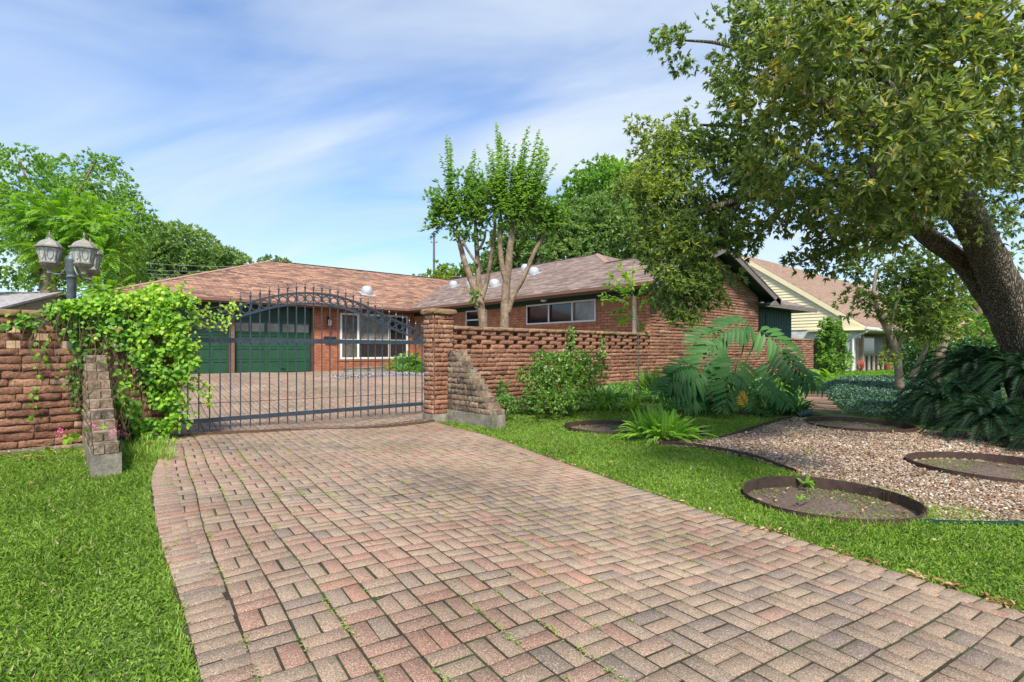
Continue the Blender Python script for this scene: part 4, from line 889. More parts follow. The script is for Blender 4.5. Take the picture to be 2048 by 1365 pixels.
# ================================================================== NEIGHBOURS
def neighbour_right():
    XN = 35.; YF = 9.3; zE = 2.66; YA = 16.7; zA = 7.8
    root = empty('neighbour_house', (40, 14, 0), 'cream sided house with steep tan shingle roof at the right, beyond the garden wall', 'house')
    sl = (zA - zE) / (YA - YF); XR = 64.
    mb = MB(); mb.prism([(XN - .12, YF, zE), (XR, YF, zE), (XR, YA, zA), (XN - .12, YA, zA)], (0, 0, .08)); roof = mb.build('roof', M['shingletan'], root, uv=True)
    mb = MB(); mb.prism([(XN - .3, 2 * YA - YF, zE), (XN - .3, YA, zA), (XR, YA, zA), (XR, 2 * YA - YF, zE)], (0, 0, .08)); mb.build('roof', M['shingletan'], root, uv=True)
    # siding gable
    zb = 2.62; mb = MB(); n_ = int((zA - zb) / .19)
    for k in range(n_):
        z0, z1 = zb + k * .19, zb + (k + 1) * .19
        ya = YF + .35 + max(0, (z1 - zE - .2)) / sl; yb = 2 * YA - ya
        if yb - ya < .2: continue
        mb.prism([(XN - .03, ya, z0), (XN - .03, yb, z0), (XN, yb, z1), (XN, ya, z1)][::-1], (.06, 0, 0))
    mb.build('siding', M['cream'], root)
    mb = MB(); mb.prism([(XN - .14, YF - .02, zE - .30), (XN - .14, YF - .02, zE + .02), (XN - .14, YA, zA + .06), (XN - .14, YA, zA - .26)], (.06, 0, 0)); mb.build('rake_board', M['cream'], root)
    mb = MB(); mb.prism([(XN - .32, 2 * YA - YF, zE - .36), (XN - .32, YA, zA - .30), (XN - .32, YA, zA + .06), (XN - .32, 2 * YA - YF, zE + .02)], (.06, 0, 0)); mb.build('rake_board', M['cream'], root)
    mb = MB(); mb.prism([(XN - .165, YF - .02, zE - .12), (XN - .165, YF + 1.2, zE - .12), (XN - .165, YF + 1.2, zE + .62), (XN - .165, YF - .02, zE - .02)], (.10, 0, 0)); mb.build('eave_return', M['cream'], root)
    MB().box(XN - .3, XR, YF - .10, YF, zE - .10, zE + .04).build('gutter', M['white'], root)
    MB().box(XN - .3, XR, YF, YF + 3.1, zE - .16, zE - .12).build('porch_ceiling', M['cream'], root)
    # carport / porch front
    MB().box(XN + .02, XN + .22, YF + .35, 2 * YA - YF - .4, 2.05, 2.62).build('header', M['whitebrick'], root, uv=True)
    for y in (YF + .68, YF + 3.4, YF + 3.9): 
        if y != YF + 3.9: MB().box(XN + .02, XN + .40, y, y + .42, -.1, 2.05).build('brick_post', M['whitebrick'], root, uv=True)
    MB().box(XN + 2.6, XN + 2.8, YF + .9, 2 * YA - YF, -.1, 2.6).build('back_wall', M['tanbrick'], root, uv=True); MB().box(XN + 2.9, XR, YF + 3.1, YF + 3.3, -.1, 2.62).build('back_wall', M['tanbrick'], root, uv=True)
    MB().box(XN + .44, XN + 3.6, YF + 1.1, YF + 1.3, -.1, 2.55).build('front_wall', M['tanbrick'], root, uv=True)
    mb = MB(); mb.tube([(XN + .2, YF - .05, zE - .1), (XN + .05, YF + .05, zE - .25), (XN - .02, YF + .60, zE - .52), (XN - .04, YF + .68, zE - .7), (XN - .04, YF + .70, .1), (XN - .04, YF + .5, .02)], .06, 8); mb.build('downspout', M['white'], root)
    # window, porch railing
    w_ = MB().box(XN + 9.5, XN + 15.5, YF + 3.03, YF + 3.10, .8, 2.45).build('window', M['blackmetal'], root); MB().box(XN + 10.6, XN + 13.2, YF + 3.01, YF + 3.025, .85, 2.4).build('pane', M['glassgreen'], w_)
    xa, xb = XN + 3.65, XN + 9.; rl = MB().box(xa, xb, YF + 1.1, YF + 1.2, 1.0, 1.09).build('porch_railing', M['pipe'], root)
    MB().box(xa, xb, YF + 1.30, YF + 1.35, .0, 1.0).build('railing_board', M['brownpaint'], rl)
    for k in range(6): x = xa + .1 + k * (xb - xa - .2) / 5; MB().box(x - .16, x + .16, YF + 1.12, YF + 1.18, .05, 1.0).build('baluster', M['picket'], rl)
    MB().box(xb + .05, xb + 2.6, YF + 1.05, YF + 1.25, -.1, 2.5).build('lattice_pier', M['lattice'], root, uv=True)
    p = pPl(1717, 606, (XN, YF, zE), (0, -sl, 1)); MB().lathe([(.12, -.3), (.12, .75), (.14, .76), (.14, .8), (.22, .82), (.22, 1.0), (.05, 1.1)], p, 12).build('vent_pipe', M['pipe'], roof)
    pp = pD(1768, 745, 30); mb = MB(); z0 = float(g(pp[0], pp[1])); mb.lathe([(.15, 0), (.20, .4), (.22, .42), (.22, .47), (.18, .47)], (XN + 8.2, YF + .95, z0), 14); tag(mb.build('flower_pot', M['redpot']), 'red flower pot standing by the neighbour’s porch railing', 'flower pot')
    mb = MB(); c = np.array([XN + 2.2, YF + .85, 0]); 
    mb.ring(tuple(c + (0, 0, .5)), .24, .03, (1, 0, 0), (0, .2, .98), 20, .05); mb.ring(tuple(c + (0, 0, .5)), .13, .03, (1, 0, 0), (0, .2, .98), 16, .09); mb.lathe([(.05, 0), (.05, .3)], tuple(c), 8); mb.box(c[0] - .2, c[0] + .2, c[1] - .1, c[1] + .1, 0, .04)
    tag(mb.build('hose_reel', M['redpot']), 'red hose reel by the downspout of the cream house', 'hose reel')
M['picket'] = plain('picket', (.42, .36, .3), .8)
neighbour_right()
def neighbour_left():
    c = pD(40, 600, 26.); root = empty('neighbour_house', (c[0], c[1], 0), 'far house with a pale grey shingle roof above the left garden wall', 'house')
    a = pD(-260, 588, 26); b = pD(125, 590, 26); zt = 4.15; ze = 3.0
    d = b - a; d[2] = 0; d /= np.linalg.norm(d); n_ = np.array([-d[1], d[0], 0]); n_ = n_ if n_ @ np.array([FX, FY, 0]) > 0 else -n_
    r0, r1 = np.array([*a[:2], zt]), np.array([*b[:2], zt]); e0, e1 = r0 - n_ * 3.5, r1 - n_ * 3.5; e0[2] = e1[2] = ze; f0, f1 = r0 + n_ * 3.5, r1 + n_ * 3.5; f0[2] = f1[2] = ze
    mb = MB(); mb.prism([e0, e1, r1, r0], (0, 0, .1)); mb.prism([r0, r1, f1, f0], (0, 0, .1)); mb.build('roof', M['shingleslate'], root, uv=True)
    k = .3; q0, q1, s0, s1 = e0 + n_ * k + d * k, e1 + n_ * k - d * k, f0 - n_ * k + d * k, f1 - n_ * k - d * k
    mb = MB(); mb.prism([np.array([*p[:2], -.1]) for p in (q0, q1, s1, s0)], (0, 0, ze - .0)); mb.prism([q1 + (0, 0, .0), s1 + (0, 0, .0), r1 - d * k - (0, 0, .05)], d * .02); mb.build('wall', M['tanbrick'], root, uv=True)
neighbour_left()

def fence():
    root = empty('wood_fence', (-2, 11.6, 0), 'pale wooden board fence glimpsed through the holes of the left garden wall', 'fence'); x = -7.; 
    mb = MB()
    while x < .95: mb.tv = random.random(); mb.box(x, x + .135, 11.6 + random.uniform(0, .006), 11.62, 0, 1.72 + random.uniform(-.01, .01)); x += .142
    mb.build('boards', M['wood'], root); MB().box(-7, .95, 11.63, 11.68, 1.3, 1.39).build('rail', M['wood'], root); MB().box(-7, .95, 11.63, 11.68, .4, .49).build('rail', M['wood'], root)
fence()

# ================================================================== LAMP POST
def lamp_post():
    D = 8.05; b = pD(143, 600, D); x, y = b[0], b[1]; z0 = float(g(x, y))
    zt = float(pD(143, 503, D)[2]); root = empty('lamp_post', (x, y, z0), 'weathered three-lantern garden lamp post behind the left wall', 'lamp post')
    z = lambda py: float(pD(143, py, D)[2])
    mb = MB(); mb.lathe([(.13, 0), (.12, .1), (.08, .16), (.06, .22), (.058, z(556) - z0), (.062, z(555) - z0)], (x, y, z0), 14)
    mb.lathe([(.066, z(557)), (.066, z(553)), (.058, z(551)), (.062, z(549)), (.078, z(543)), (.078, z(522)), (.083, z(520)), (.07, z(516)), (.05, z(513)), (.035, z(511)), (.04, z(508)), (.025, z(505)), (.005, z(503))], (x, y, 0), 14)
    mb.build('post', M['lamppost'], root, True)
    rt = np.array([FY, -FX]); fw = np.array([FX, FY])
    for (px, pyt, dd) in ((99, 462, -.05), (168, 464, -.13), (180, 476, .42)):
        c = pD(px, pyt, D + dd); cx, cy, zt = c; S = (D + dd) / F
        lo = MB(); Z = lambda dy: zt - dy * S
        dome = MB(); dome.lathe([(.001, Z(0)), (.010, Z(4)), (.014, Z(7)), (.008, Z(9)), (.024, Z(10)), (.012, Z(12)), (.018, Z(15)), (.045, Z(17)), (.10, Z(21)), (.135, Z(26)), (.15, Z(30)), (.185, Z(31.5)), (.185, Z(34)), (.15, Z(36))], (cx, cy, 0), 6)
        L0 = dome.build('lantern', M['lampmetal'], root)
        gl = MB(); gl.lathe([(.148, Z(35.8)), (.10, Z(62))], (cx, cy, 0), 6); gl.build('lantern_glass', M['frost'], L0)
        bs = MB(); bs.lathe([(.10, Z(61.5)), (.128, Z(62.5)), (.128, Z(65)), (.10, Z(70)), (.04, Z(76)), (.022, Z(78)), (.028, Z(80)), (.035, Z(84)), (.012, Z(88)), (.001, Z(90))], (cx, cy, 0), 6); bs.build('lantern_base', M['lampmetal'], L0)
        cg = MB()
        # the six-sided glass has its corners where the tubes' rings put them
        ring_t = gl.v[:6]; ring_b = gl.v[6:12]
        for i in range(6):
            a, b_ = Vector(ring_t[i]), Vector(ring_b[i]); ctr = Vector((cx, cy, 0)); 
            ex = lambda v: v + (v - Vector((cx, cy, v.z))).normalized() * .004
            cg.tube([ex(a), ex(b_)], .009, 4)
            a2, b2 = Vector(ring_t[(i + 1) % 6]), Vector(ring_b[(i + 1) % 6]); m = (a + a2 + b_ + b2) / 4; u = ((a2 - a)).normalized(); v = ((a + a2) / 2 - (b_ + b2) / 2); vh = v.length; v.normalize(); nn = u.cross(v); 
            nn = nn if nn.dot(m - Vector((cx, cy, m.z))) > 0 else -nn; m = m + nn * .004 + v * vh * .06
            pts = [m + u * math.cos(t) * .036 + v * math.sin(t) * .075 for t in [k * math.pi / 8 for k in range(17)]]; cg.tube(pts, .0035, 4, False)
            cg.tube([m - v * .075, m - v * vh * .52], .003, 4, False); cg.tube([m + v * .075, m + v * vh * .42], .003, 4, False)
        cg.build('lantern_cage', M['lampmetal'], L0)
        p0 = np.array([x, y, z(538)]); p1 = np.array([cx, cy, Z(82)]); mid = (p0 + p1) / 2 + (0, 0, -.06)
        am = MB(); am.tube(smoothline([p0 + (0, 0, .06), p0 * .8 + p1 * .2 + (0, 0, .05), mid, p1 + (0, 0, -.01), p1], 12), .012, 6); am.tube(smoothline([p0 + (0, 0, .02), p0 * .9 + p1 * .1 + (0, 0, .12), p0 * .75 + p1 * .25 + (0, 0, .10), p0 * .75 + p1 * .25 + (0, 0, .04)], 8), .007, 5)
        am.build('arm', M['lamppost'], root)
lamp_post()

def spotlights():
    p = pG(1405, 880); mb = MB(); mb.tube([(p[0], p[1], p[2]), (p[0], p[1], p[2] + .07)], .012, 6); mb.tube([(p[0] - .01, p[1], p[2] + .07), (p[0] + .02, p[1], p[2] + .20)], [.045, .058], 10)
    e = mb.build('garden_spotlight', M['blackmetal']); tag(e, 'small black garden spotlight standing beside the bright fern clump', 'spotlight')
    p = pG(1608, 836); mb = MB(); mb.tube([(p[0], p[1], p[2]), (p[0], p[1], p[2] + .06)], .012, 6); d = np.array([FY, -FX, 0]) * .14; mb.tube([p + (0, 0, .05) - d, p + (0, 0, .12) + d], [.05, .08], 10)
    tag(mb.build('garden_spotlight', M['edginggreen']), 'dark green garden spotlight lying by the farthest edging circle', 'spotlight')
spotlights()
def pole():
    c = pD(868, 540, 62); x, y = c[0], c[1]; mb = MB(); z = lambda py: float(pD(868, py, 62)[2]); mb.tube([(x, y, -.2), (x, y, z(470))], [.20, .13], 8)
    root = empty('utility_pole', (x, y, 0), 'distant wooden utility pole between the crape myrtle and the garage ridge', 'utility pole'); mb.build('pole', M['polewood'], root)
    MB().tube([(x, y, z(475)), (x, y, z(462))], .05, 6).build('top_pin', M['polewood'], root)
    d = np.array([FY, -FX, 0]); a = np.array([x, y, z(486)]); mb = MB(); mb.tube([a - d * .1, a + d * .1 + (0, 0, .0)], .1, 6)
    for s in (-1, 1): mb.tube([a, a + d * .32 * s + (0, 0, .05)], .03, 5); mb.lathe([(.06, 0), (.06, .18), (.02, .22)], tuple(a + d * .34 * s), 6)
    mb.build('insulators', M['polewood'], root)
    for k, (y0, y1, sag, lab) in enumerate(((512, 534, .2, 'topmost'), (528, 541, .25, 'second from the top'), (536, 546, .3, 'third from the top'), (547, 556, .2, 'lowest'))):
        a, b = pD(205 - 60 + k * 15, y0, 35), pD(500, y1, 36); mb = MB(); P = [a + (b - a) * t + np.array([0, 0, -sag * 4 * t * (1 - t)]) for t in np.linspace(0, 1, 12)]; mb.tube(P, .012, 4, False)
        tag(mb.build('power_line', M['ventmetal']), f'{lab} thin power line in front of the trees left of the roof', 'power line', 'power lines beyond the garage')
pole()

# ================================================================== VEGETATION
BED = [pG(*p)[:2] for p in ((905, 846), (960, 836), (1020, 832), (1100, 826), (1200, 823), (1300, 822), (1400, 826), (1500, 832), (1585, 836))]   # front line of the planting bed
GRASS_R = [tuple(p) for p in RIGHT_E[::-1]] + [(14, -6), (14, -2)] + [tuple(pG(*p)[:2]) for p in ((2500, 900), (2048, 868), (1900, 858), (1760, 848), (1650, 838))] + [tuple(p) for p in BED[::-1]] + [tuple(pG(890, 846)[:2])]
GRASS_L = [tuple(p) for p in LEFT_E] + [(1.2, 9.4), (-8, 9.4), (-8, -3)]
def lawn():
    lf = LF(); tot = 0
    for poly, x0, x1, y0, y1 in ((GRASS_L, -8, 1.6, 1, 9.5), (GRASS_R, 2.5, 14, -4, 10)):
        n_ = 900000; x = RNG.uniform(x0, x1, n_); y = RNG.uniform(y0, y1, n_); D = x * FX + y * FY; lat = (x * FY - y * FX) / np.maximum(D, .1)
        k = inpoly(x, y, poly) & (D > 1.5) & (np.abs(lat) < 1.4) & ~inpoly(x, y, GR) & ~ringed(x, y, .02)
        dens = np.clip(3.1 / np.maximum(D, 1), 0, 1) ** 1.15 * 5200; area = (x1 - x0) * (y1 - y0); k &= RNG.random(n_) < dens * area / n_
        x, y, D = x[k], y[k], D[k]; m = len(x); tot += m
        f = fbm(np.stack([x, y, 0 * x], 1), 1.6, 3); f2 = fbm(np.stack([x, y, 0 * x], 1), 5., 4)
        d = rdir(m); d[:, 2] = np.abs(d[:, 2]) * .5 + .45 + .35 * RNG.random(m)
        L = (.040 + .014 * f2.clip(-1, 1)) * RNG.uniform(.6, 1.5, m) * (1 + .02 * D); W = .0050 * (1 + .16 * D) * RNG.uniform(.7, 1.3, m)
        T = .48 + .20 * f + .14 * RNG.normal(size=m); T = np.where(RNG.random(m) < .035 + .03 * (f2 > .7), 1.0, np.minimum(T, .88))
        N = nrmz(RNG.normal(size=(m, 3)) + [0, 0, 1.]); lf.add(np.stack([x, y, g(x, y) - .004], 1), d, N, L, W, T)
        # broad low leaves of clover and runners
        q = RNG.random(m) < .16; mm = q.sum(); lf.add(np.stack([x[q], y[q], g(x[q], y[q]) + .012 + .012 * RNG.random(mm)], 1), nrmz(RNG.normal(size=(mm, 3)) * [1, 1, .2]), np.tile([0, 0, 1.], (mm, 1)), .020 * (1 + .06 * D[q]), .013 * (1 + .06 * D[q]), .4 + .18 * RNG.normal(size=mm) + .1 * f[q])
    o = lf.build('lawn_grass', M['grass'], fold=.2, curl=.35); tag(o, 'short bright green lawn on both sides of the driveway', 'grass', kind='stuff')
    # taller tufts along edges
    B = []; 
    def tuft(x, y, n_, L, w=.006, spread=.06, T=.5, up=1.):
        for _ in range(n_):
            a = random.uniform(0, 6.28); q = random.random() * spread; B.append(((x + math.cos(a) * q, y + math.sin(a) * q, float(g(x, y))), (math.cos(a) * random.uniform(.2, .8), math.sin(a) * random.uniform(.2, .8), up), L * random.uniform(.5, 1.2), w * random.uniform(.7, 1.3), random.uniform(.1, .6), min(1, max(0, random.gauss(T, .15)))))
    for e, side in ((LEFT_E[1:], -1), (RIGHT_E[1:], 1)):
        P = smoothline([np.array([*p, 0.]) for p in e], 260)
        for p, q in zip(P[:-1], P[1:]):
            d = q - p; d /= np.linalg.norm(d); nn = np.array([-d[1], d[0]]) * (-side) 
            for _ in range(2):
                o_ = random.uniform(-.005, .05); tuft(p[0] + d[0] * random.random() * .1 - 0 + nn[0] * o_ * 1, p[1] + nn[1] * o_, 7, .055, .005, .03, .45, .7)
    c, rad = RINGS[0][0], RINGS[0][1]
    for k in range(70): a = random.uniform(-2.9, .1) ; tuft(c[0] + (rad + .05) * math.cos(a), c[1] + (rad + .05) * math.sin(a), 9, .09, .0045, .05, .5)
    for k in range(60): t = random.random(); p = pG(905 + 110 * t, 846 + 16 * t if random.random() < .5 else 850 + 14 * t); tuft(p[0], p[1], 8, .09, .007, .05, .6)
    for k in range(90): p = pG(random.uniform(240, 345), random.uniform(890, 925)); tuft(p[0], p[1], 9, .22, .008, .06, .6, 1.2)
    b, d, L, w_, dr, T = [np.array(v) for v in zip(*B)]
    o = straps('edge_grass', b, d, L, w_, dr, T, M['grass'], seg=4); tag(o, 'longer grass tufts fringing the driveway, buttresses and nearest edging circle', 'grass', kind='stuff')
lawn()

def ground_litter():
    lf = LF(); n_ = 2600   # weeds in the paver joints
    c = []
    while len(c) < 700:
        x, y = random.uniform(.3, 6), random.uniform(1.2, 9.5); D = x * FX + y * FY
        if inpoly(np.array([x]), np.array([y]), DRIVE)[0]:
            q = (np.array([x, y]) - (1.0, 2.0)); a = R(6.5); u = q[0] * math.cos(a) - q[1] * math.sin(a); 
            u2 = round(u / .208) * .208; du = u2 - u; x += du * math.cos(a); y -= du * math.sin(a); c.append((x, y))
    P = np.array(c).repeat(12, 0); r = RNG.normal(size=P.shape) * .012; s = RNG.normal(size=len(P)) * .05; P = P + r + np.stack([s * math.sin(R(6.5)), s * math.cos(R(6.5))], 1)
    lf.add(np.stack([P[:, 0], P[:, 1], g(P[:, 0], P[:, 1]) + .034 + .006 * RNG.random(len(P))], 1), nrmz(RNG.normal(size=(len(P), 3)) * [1, 1, .3] + [0, 0, .2]), np.tile([0, 0, 1.], (len(P), 1)), .014, .010, .55 + .2 * RNG.normal(size=len(P)))
    for G_, m in (('ring', 6000), ('gravel', 5200)):
        xs = []; ys = []
        if G_ == 'ring':
            for c_, rad, _ in RINGS: a = RNG.random(m // 4) * 6.28; q = rad * .95 * np.sqrt(RNG.random(m // 4)); xs.append(c_[0] + q * np.cos(a)); ys.append(c_[1] + q * np.sin(a))
            x = np.concatenate(xs); y = np.concatenate(ys); f = fbm(np.stack([x, y, x * 0], 1), 4., 12); k = f > -.25
        else:
            Q = np.array(GR); x = RNG.uniform(Q[:, 0].min(), Q[:, 0].max(), m * 5); y = RNG.uniform(Q[:, 1].min(), Q[:, 1].max(), m * 5); f = fbm(np.stack([x, y, x * 0], 1), 2.8, 19); k = inpoly(x, y, GR) & (f > .5) & ~ringed(x, y, 0)
            x, y = x[k], y[k]; p_ = pG(1900, 1035); e = 900; x = np.r_[x, p_[0] + RNG.normal(size=e) * .22]; y = np.r_[y, p_[1] + RNG.normal(size=e) * .18]; k = ~ringed(x, y, .02)
        x, y = x[k], y[k]; mm = len(x); lf.add(np.stack([x, y, g(x, y) + .02 + .02 * RNG.random(mm)], 1), nrmz(RNG.normal(size=(mm, 3)) * [1, 1, .5] + [0, 0, .4]), np.tile([0, 0, 1.], (mm, 1)), .024, .012, .5 + .2 * RNG.normal(size=mm))
    tag(lf.build('weeds', M['grass']), 'small weeds sprouting in paver joints, edging circles and gravel', 'weeds', kind='stuff')
    lf = LF(); xs = []; ys = []
    P = np.array(smoothline([np.array([*p, 0.]) for p in RIGHT_E[1:]], 400))[:, :2]; k = RNG.integers(0, 400, 190); xs.append(P[k, 0] + RNG.normal(size=190) * .02 + .025); ys.append(P[k, 1] + RNG.normal(size=190) * .02 - .015)
    for c_, rad, w_ in RINGS: a = RNG.random(60) * 6.28; q = rad * .9 * np.sqrt(RNG.random(60)); xs.append(c_[0] + q * np.cos(a)); ys.append(c_[1] + q * np.sin(a))
    Q = np.array(GR); x = RNG.uniform(Q[:, 0].min(), Q[:, 0].max(), 2600); y = RNG.uniform(Q[:, 1].min(), Q[:, 1].max(), 2600); k = inpoly(x, y, GR) & ~ringed(x, y, 0); xs.append(x[k]); ys.append(y[k])
    x = RNG.uniform(3, 12, 330); y = RNG.uniform(-1, 8, 330); k = inpoly(x, y, GRASS_R) & (RNG.random(330) < .4); xs.append(x[k]); ys.append(y[k])
    x = RNG.uniform(-3, 1, 260); y = RNG.uniform(8.7, 9.6, 260); xs.append(x); ys.append(y)
    x = np.concatenate(xs); y = np.concatenate(ys); m = len(x)
    lf.add(np.stack([x, y, g(x, y) + .035 + .012 * RNG.random(m)], 1), nrmz(RNG.normal(size=(m, 3)) * [1, 1, .18]), nrmz(np.array([0, 0, 1.]) + RNG.normal(size=(m, 3)) * .25), .062 * RNG.uniform(.6, 1.3, m), .024, RNG.random(m))
    tag(lf.build('fallen_leaves', M['deadleaf'], six=True, fold=.2), 'dry brown fallen leaves on the gravel, circles and driveway edge', 'leaves', kind='stuff')
ground_litter()

def plant(name, loc, label, cat, group=None): return empty(name, loc, label, cat, group)

# ---------- ivy bed and understory
def groundcover(name, poly_px, hgt, n_, mat, L, W, label, T=.5, seed=2, bright=0.):
    poly = [tuple(pG(*p)[:2]) for p in poly_px]; Q = np.array(poly); x = RNG.uniform(Q[:, 0].min(), Q[:, 0].max(), n_ * 4); y = RNG.uniform(Q[:, 1].min(), Q[:, 1].max(), n_ * 4)
    D = x * FX + y * FY; k = inpoly(x, y, poly); x, y = x[k][:n_], y[k][:n_]; m = len(x)
    # distance to outline for the rounded rim
    dd = np.full(m, 9.)
    for i in range(len(Q)):
        a, b = Q[i], Q[(i + 1) % len(Q)]; ab = b - a; t = np.clip(((np.stack([x, y], 1) - a) @ ab) / (ab @ ab), 0, 1); dd = np.minimum(dd, np.linalg.norm(np.stack([x, y], 1) - (a + t[:, None] * ab), axis=1))
    f = fbm(np.stack([x, y, 0 * x], 1), 1.5, seed); h = hgt * np.sqrt(np.clip(dd / .35, 0, 1)) * (1 + .25 * f); z = g(x, y) + h * (1 - .5 * RNG.random(m) ** 3) + .02
    lf = LF(); lf.add(np.stack([x, y, z], 1), rdir(m, .3), nrmz(RNG.normal(size=(m, 3)) * .45 + [0, 0, 1.]), L * RNG.uniform(.7, 1.3, m), W * RNG.uniform(.7, 1.3, m), T + .12 * f + .2 * RNG.normal(size=m))
    tag(lf.build(name, M[mat], fold=.15), label, 'ground cover', kind='stuff')
groundcover('ivy_bed', ((1640, 776), (1668, 768), (1760, 765), (1860, 769), (1950, 795), (2048, 830), (2048, 868), (1960, 858), (1880, 852), (1790, 842), (1720, 835), (1690, 824), (1662, 805)), .26, 36000, 'ivy_sheen', .062, .042, 'glossy ivy mound, bluish sky sheen in its leaf colour, between the stepping path and the palms', .45)
groundcover('ivy_bed', ((1500, 765), (1640, 752), (1800, 746), (1900, 750), (1960, 785), (1860, 772), (1760, 768), (1668, 771), (1640, 778), (1590, 785), (1530, 790)), .18, 15000, 'brightleaf', .10, .06, 'sunlit low green ground cover in front of the cream house', .25, 5)
groundcover('bed_plants', ((1012, 834), (1100, 828), (1200, 824), (1300, 823), (1400, 827), (1500, 832), (1585, 836), (1605, 800), (1575, 782), (1450, 788), (1300, 788), (1180, 792), (1080, 798), (1030, 806)), .38, 18000, 'midleaf', .085, .04, 'low dark green plants filling the bed along the garden wall', .55, 7)

def shrub(name, label, cat, blobs, mat, k, L, W, base, nst=7, group=None, tb=.45, fs=2.2, up=.4, stemm='barkbrown', gap=-.35, seed=3, spread=.9, clump_var=.2, shell=.75):
    root = plant(name, base, label, cat, group); lf = LF(); crown(lf, blobs, k, L, W, tb, gap, fs, seed, .15, up, spread, clump_var, shell=shell); lf.build('foliage', M[mat], root)
    st = MB()
    for i in range(nst):
        c, r, _ = random.choice(blobs); tip = np.array(c) + np.array(r) * np.array([random.uniform(-.7, .7) for _ in range(3)]); m_ = (np.array(base) + tip) / 2 + np.array([random.uniform(-.1, .1), random.uniform(-.1, .1), .1]); st.tube(smoothline([np.array(base) + (random.uniform(-.05, .05), random.uniform(-.05, .05), 0), m_, tip], 8), np.linspace(.016, .004, 9), 5, False)
    st.build('stems', M[stemm], root); return root
b = pG(1120, 822)
lant = shrub('lantana_bush', 'rounded bush dotted with small white flowers against the garden wall', 'bush', [pb(1125, 755, 12.2, 78, 50, .5, 950), pb(1070, 760, 12., 40, 45, .35, 240), pb(1180, 745, 12.4, 38, 45, .4, 260), pb(1120, 800, 11.6, 95, 25, .45, 300), pb(1150, 718, 12.4, 55, 18, .35, 120), pb(1085, 715, 12.3, 25, 14, .2, 50)], 'lantleaf', 8, .062, .04, b, tb=.55, seed=6, gap=-.6)
def flowers():
    lf = LF(); n_ = 95; c = [];
    for (px, py, D, rx, ry, rz, w_) in ((1125, 750, 12.1, 82, 50, .5, 60), (1180, 745, 12.3, 40, 46, .4, 30)):
        C, d = blob_pts(pD(px, py, D), (rx * D / F, rz, ry * D / F), w_, .05); c.append(C[(d @ np.array([FX, FY, -.7])) < .1])
    C = np.concatenate(c); k = 9; P = C.repeat(k, 0) + RNG.normal(size=(len(C) * k, 3)) * .012; lf.add(P, rdir(len(P), .8), nrmz(RNG.normal(size=P.shape) + [0, 0, 1]), .018, .018, RNG.random(len(P))); lf.build('flowers', M['petal'], lant)
flowers()
shrub('small_bush', 'small leafy bush with pale flowers tucked beside the grey stepped buttress', 'bush', [pb(1005, 780, 11.4, 14, 24, .12, 60), pb(1012, 805, 11.2, 22, 14, .15, 60)], 'midleaf', 6, .06, .035, pG(1008, 828), 4)
def strapplant(name, px, py, n_, L, w_, mat, label, cat, T=.5, droop=(.3, .9), up=.9, group=None):
    b = pG(px, py); root = plant(name, b, label, cat, group); a = RNG.random(n_) * 6.28; q = RNG.uniform(.25, 1., n_)
    d = np.stack([np.cos(a) * q, np.sin(a) * q, np.full(n_, up) * RNG.uniform(.6, 1.3, n_)], 1); B = b + np.stack([np.cos(a), np.sin(a), 0 * a], 1) * (.06 * RNG.random(n_))[:, None]
    straps('leaves', B, d, L * RNG.uniform(.6, 1.15, n_), w_ * RNG.uniform(.8, 1.2, n_), RNG.uniform(*droop, n_), np.clip(T + .18 * RNG.normal(size=n_), 0, 1), M[mat], root, 8); return root
for px, py, n_, L, lab in ((1210, 822, 30, .62, 'strap-leaved lily clump just right of the flowering bush'), (1262, 822, 44, .80, 'largest strap-leaved lily clump, in front of the thin sapling'), (1330, 822, 26, .6, 'darker strap-leaved lily clump behind the bright fern'), (1030, 826, 30, .34, 'low grassy clump at the foot of the stepped buttress')):
    strapplant('lily_clump', px, py, n_, L * 1.15, .032, 'brightleaf' if px < 1300 else 'midleaf', lab, 'lily', .65, group='lily clumps in the bed')
for px, py, lab in ((1610, 968, 'broad-leaved weed growing over the back rim of the nearest edging circle'), (1518, 906, 'small pale green weed at the edge of the gravel near the curving strip'), (1780, 985, 'small weed in the gravel to the right of the nearest circle'), (1601, 1002, 'small bright sprout in the soil of the nearest edging circle')):
    strapplant('weed', px, py, 9 if px == 1610 else 6, .20 if px == 1610 else .10, .038 if px == 1610 else .022, 'brightleaf', lab, 'weed', .45, (.2, .9), .7, 'weeds around the gravel')

def fernclump(name, c, n_, L, label, mat='fernleaf', group=None, el=(.15, 1.1), T=.5, ll=.075, lw=.020, nl=30, droop=.55, spread=.22, cat='fern'):
    root = plant(name, c, label, cat, group); lf = LF(); st = MB(); st.tv = .6
    for i in range(n_):
        a = random.uniform(0, 6.28); e = random.uniform(*el); d = (math.cos(a) * math.cos(e), math.sin(a) * math.cos(e), math.sin(e)); q = random.random() * spread
        frond(lf, st, np.array(c) + (math.cos(a) * q, math.sin(a) * q, .02), d, L * random.uniform(.6, 1.12), nl, ll, lw, droop * random.uniform(.5, 1.2), 72, .12, None, T + (.15 if mat == 'fernleaf' else 0) + random.gauss(0, .14), .06, .05, .003)
    lf.build('fronds', M[mat], root); st.build('stems', M['greenstem'], root); return root
fc = pG(1322, 880)
fernclump('fern', fc, 240, .70, 'large bright yellow-green fern clump on the lawn beside the left edging circle', 'fernleaf', 'ferns', nl=34, ll=.055, lw=.016, spread=.36, el=(.45, 1.45), droop=.42)
fernclump('fern', pG(1238, 818) + (0, .3, 0), 26, .75, 'upright mid green fern against the wall behind the lilies', 'midleaf', 'ferns', el=(.7, 1.4), droop=.2, T=.6)
fernclump('fern', pG(1592, 828), 70, .62, 'round dark green fern mound left of the stepping path', 'midleaf', 'ferns', T=.18, el=(.2, 1.4))
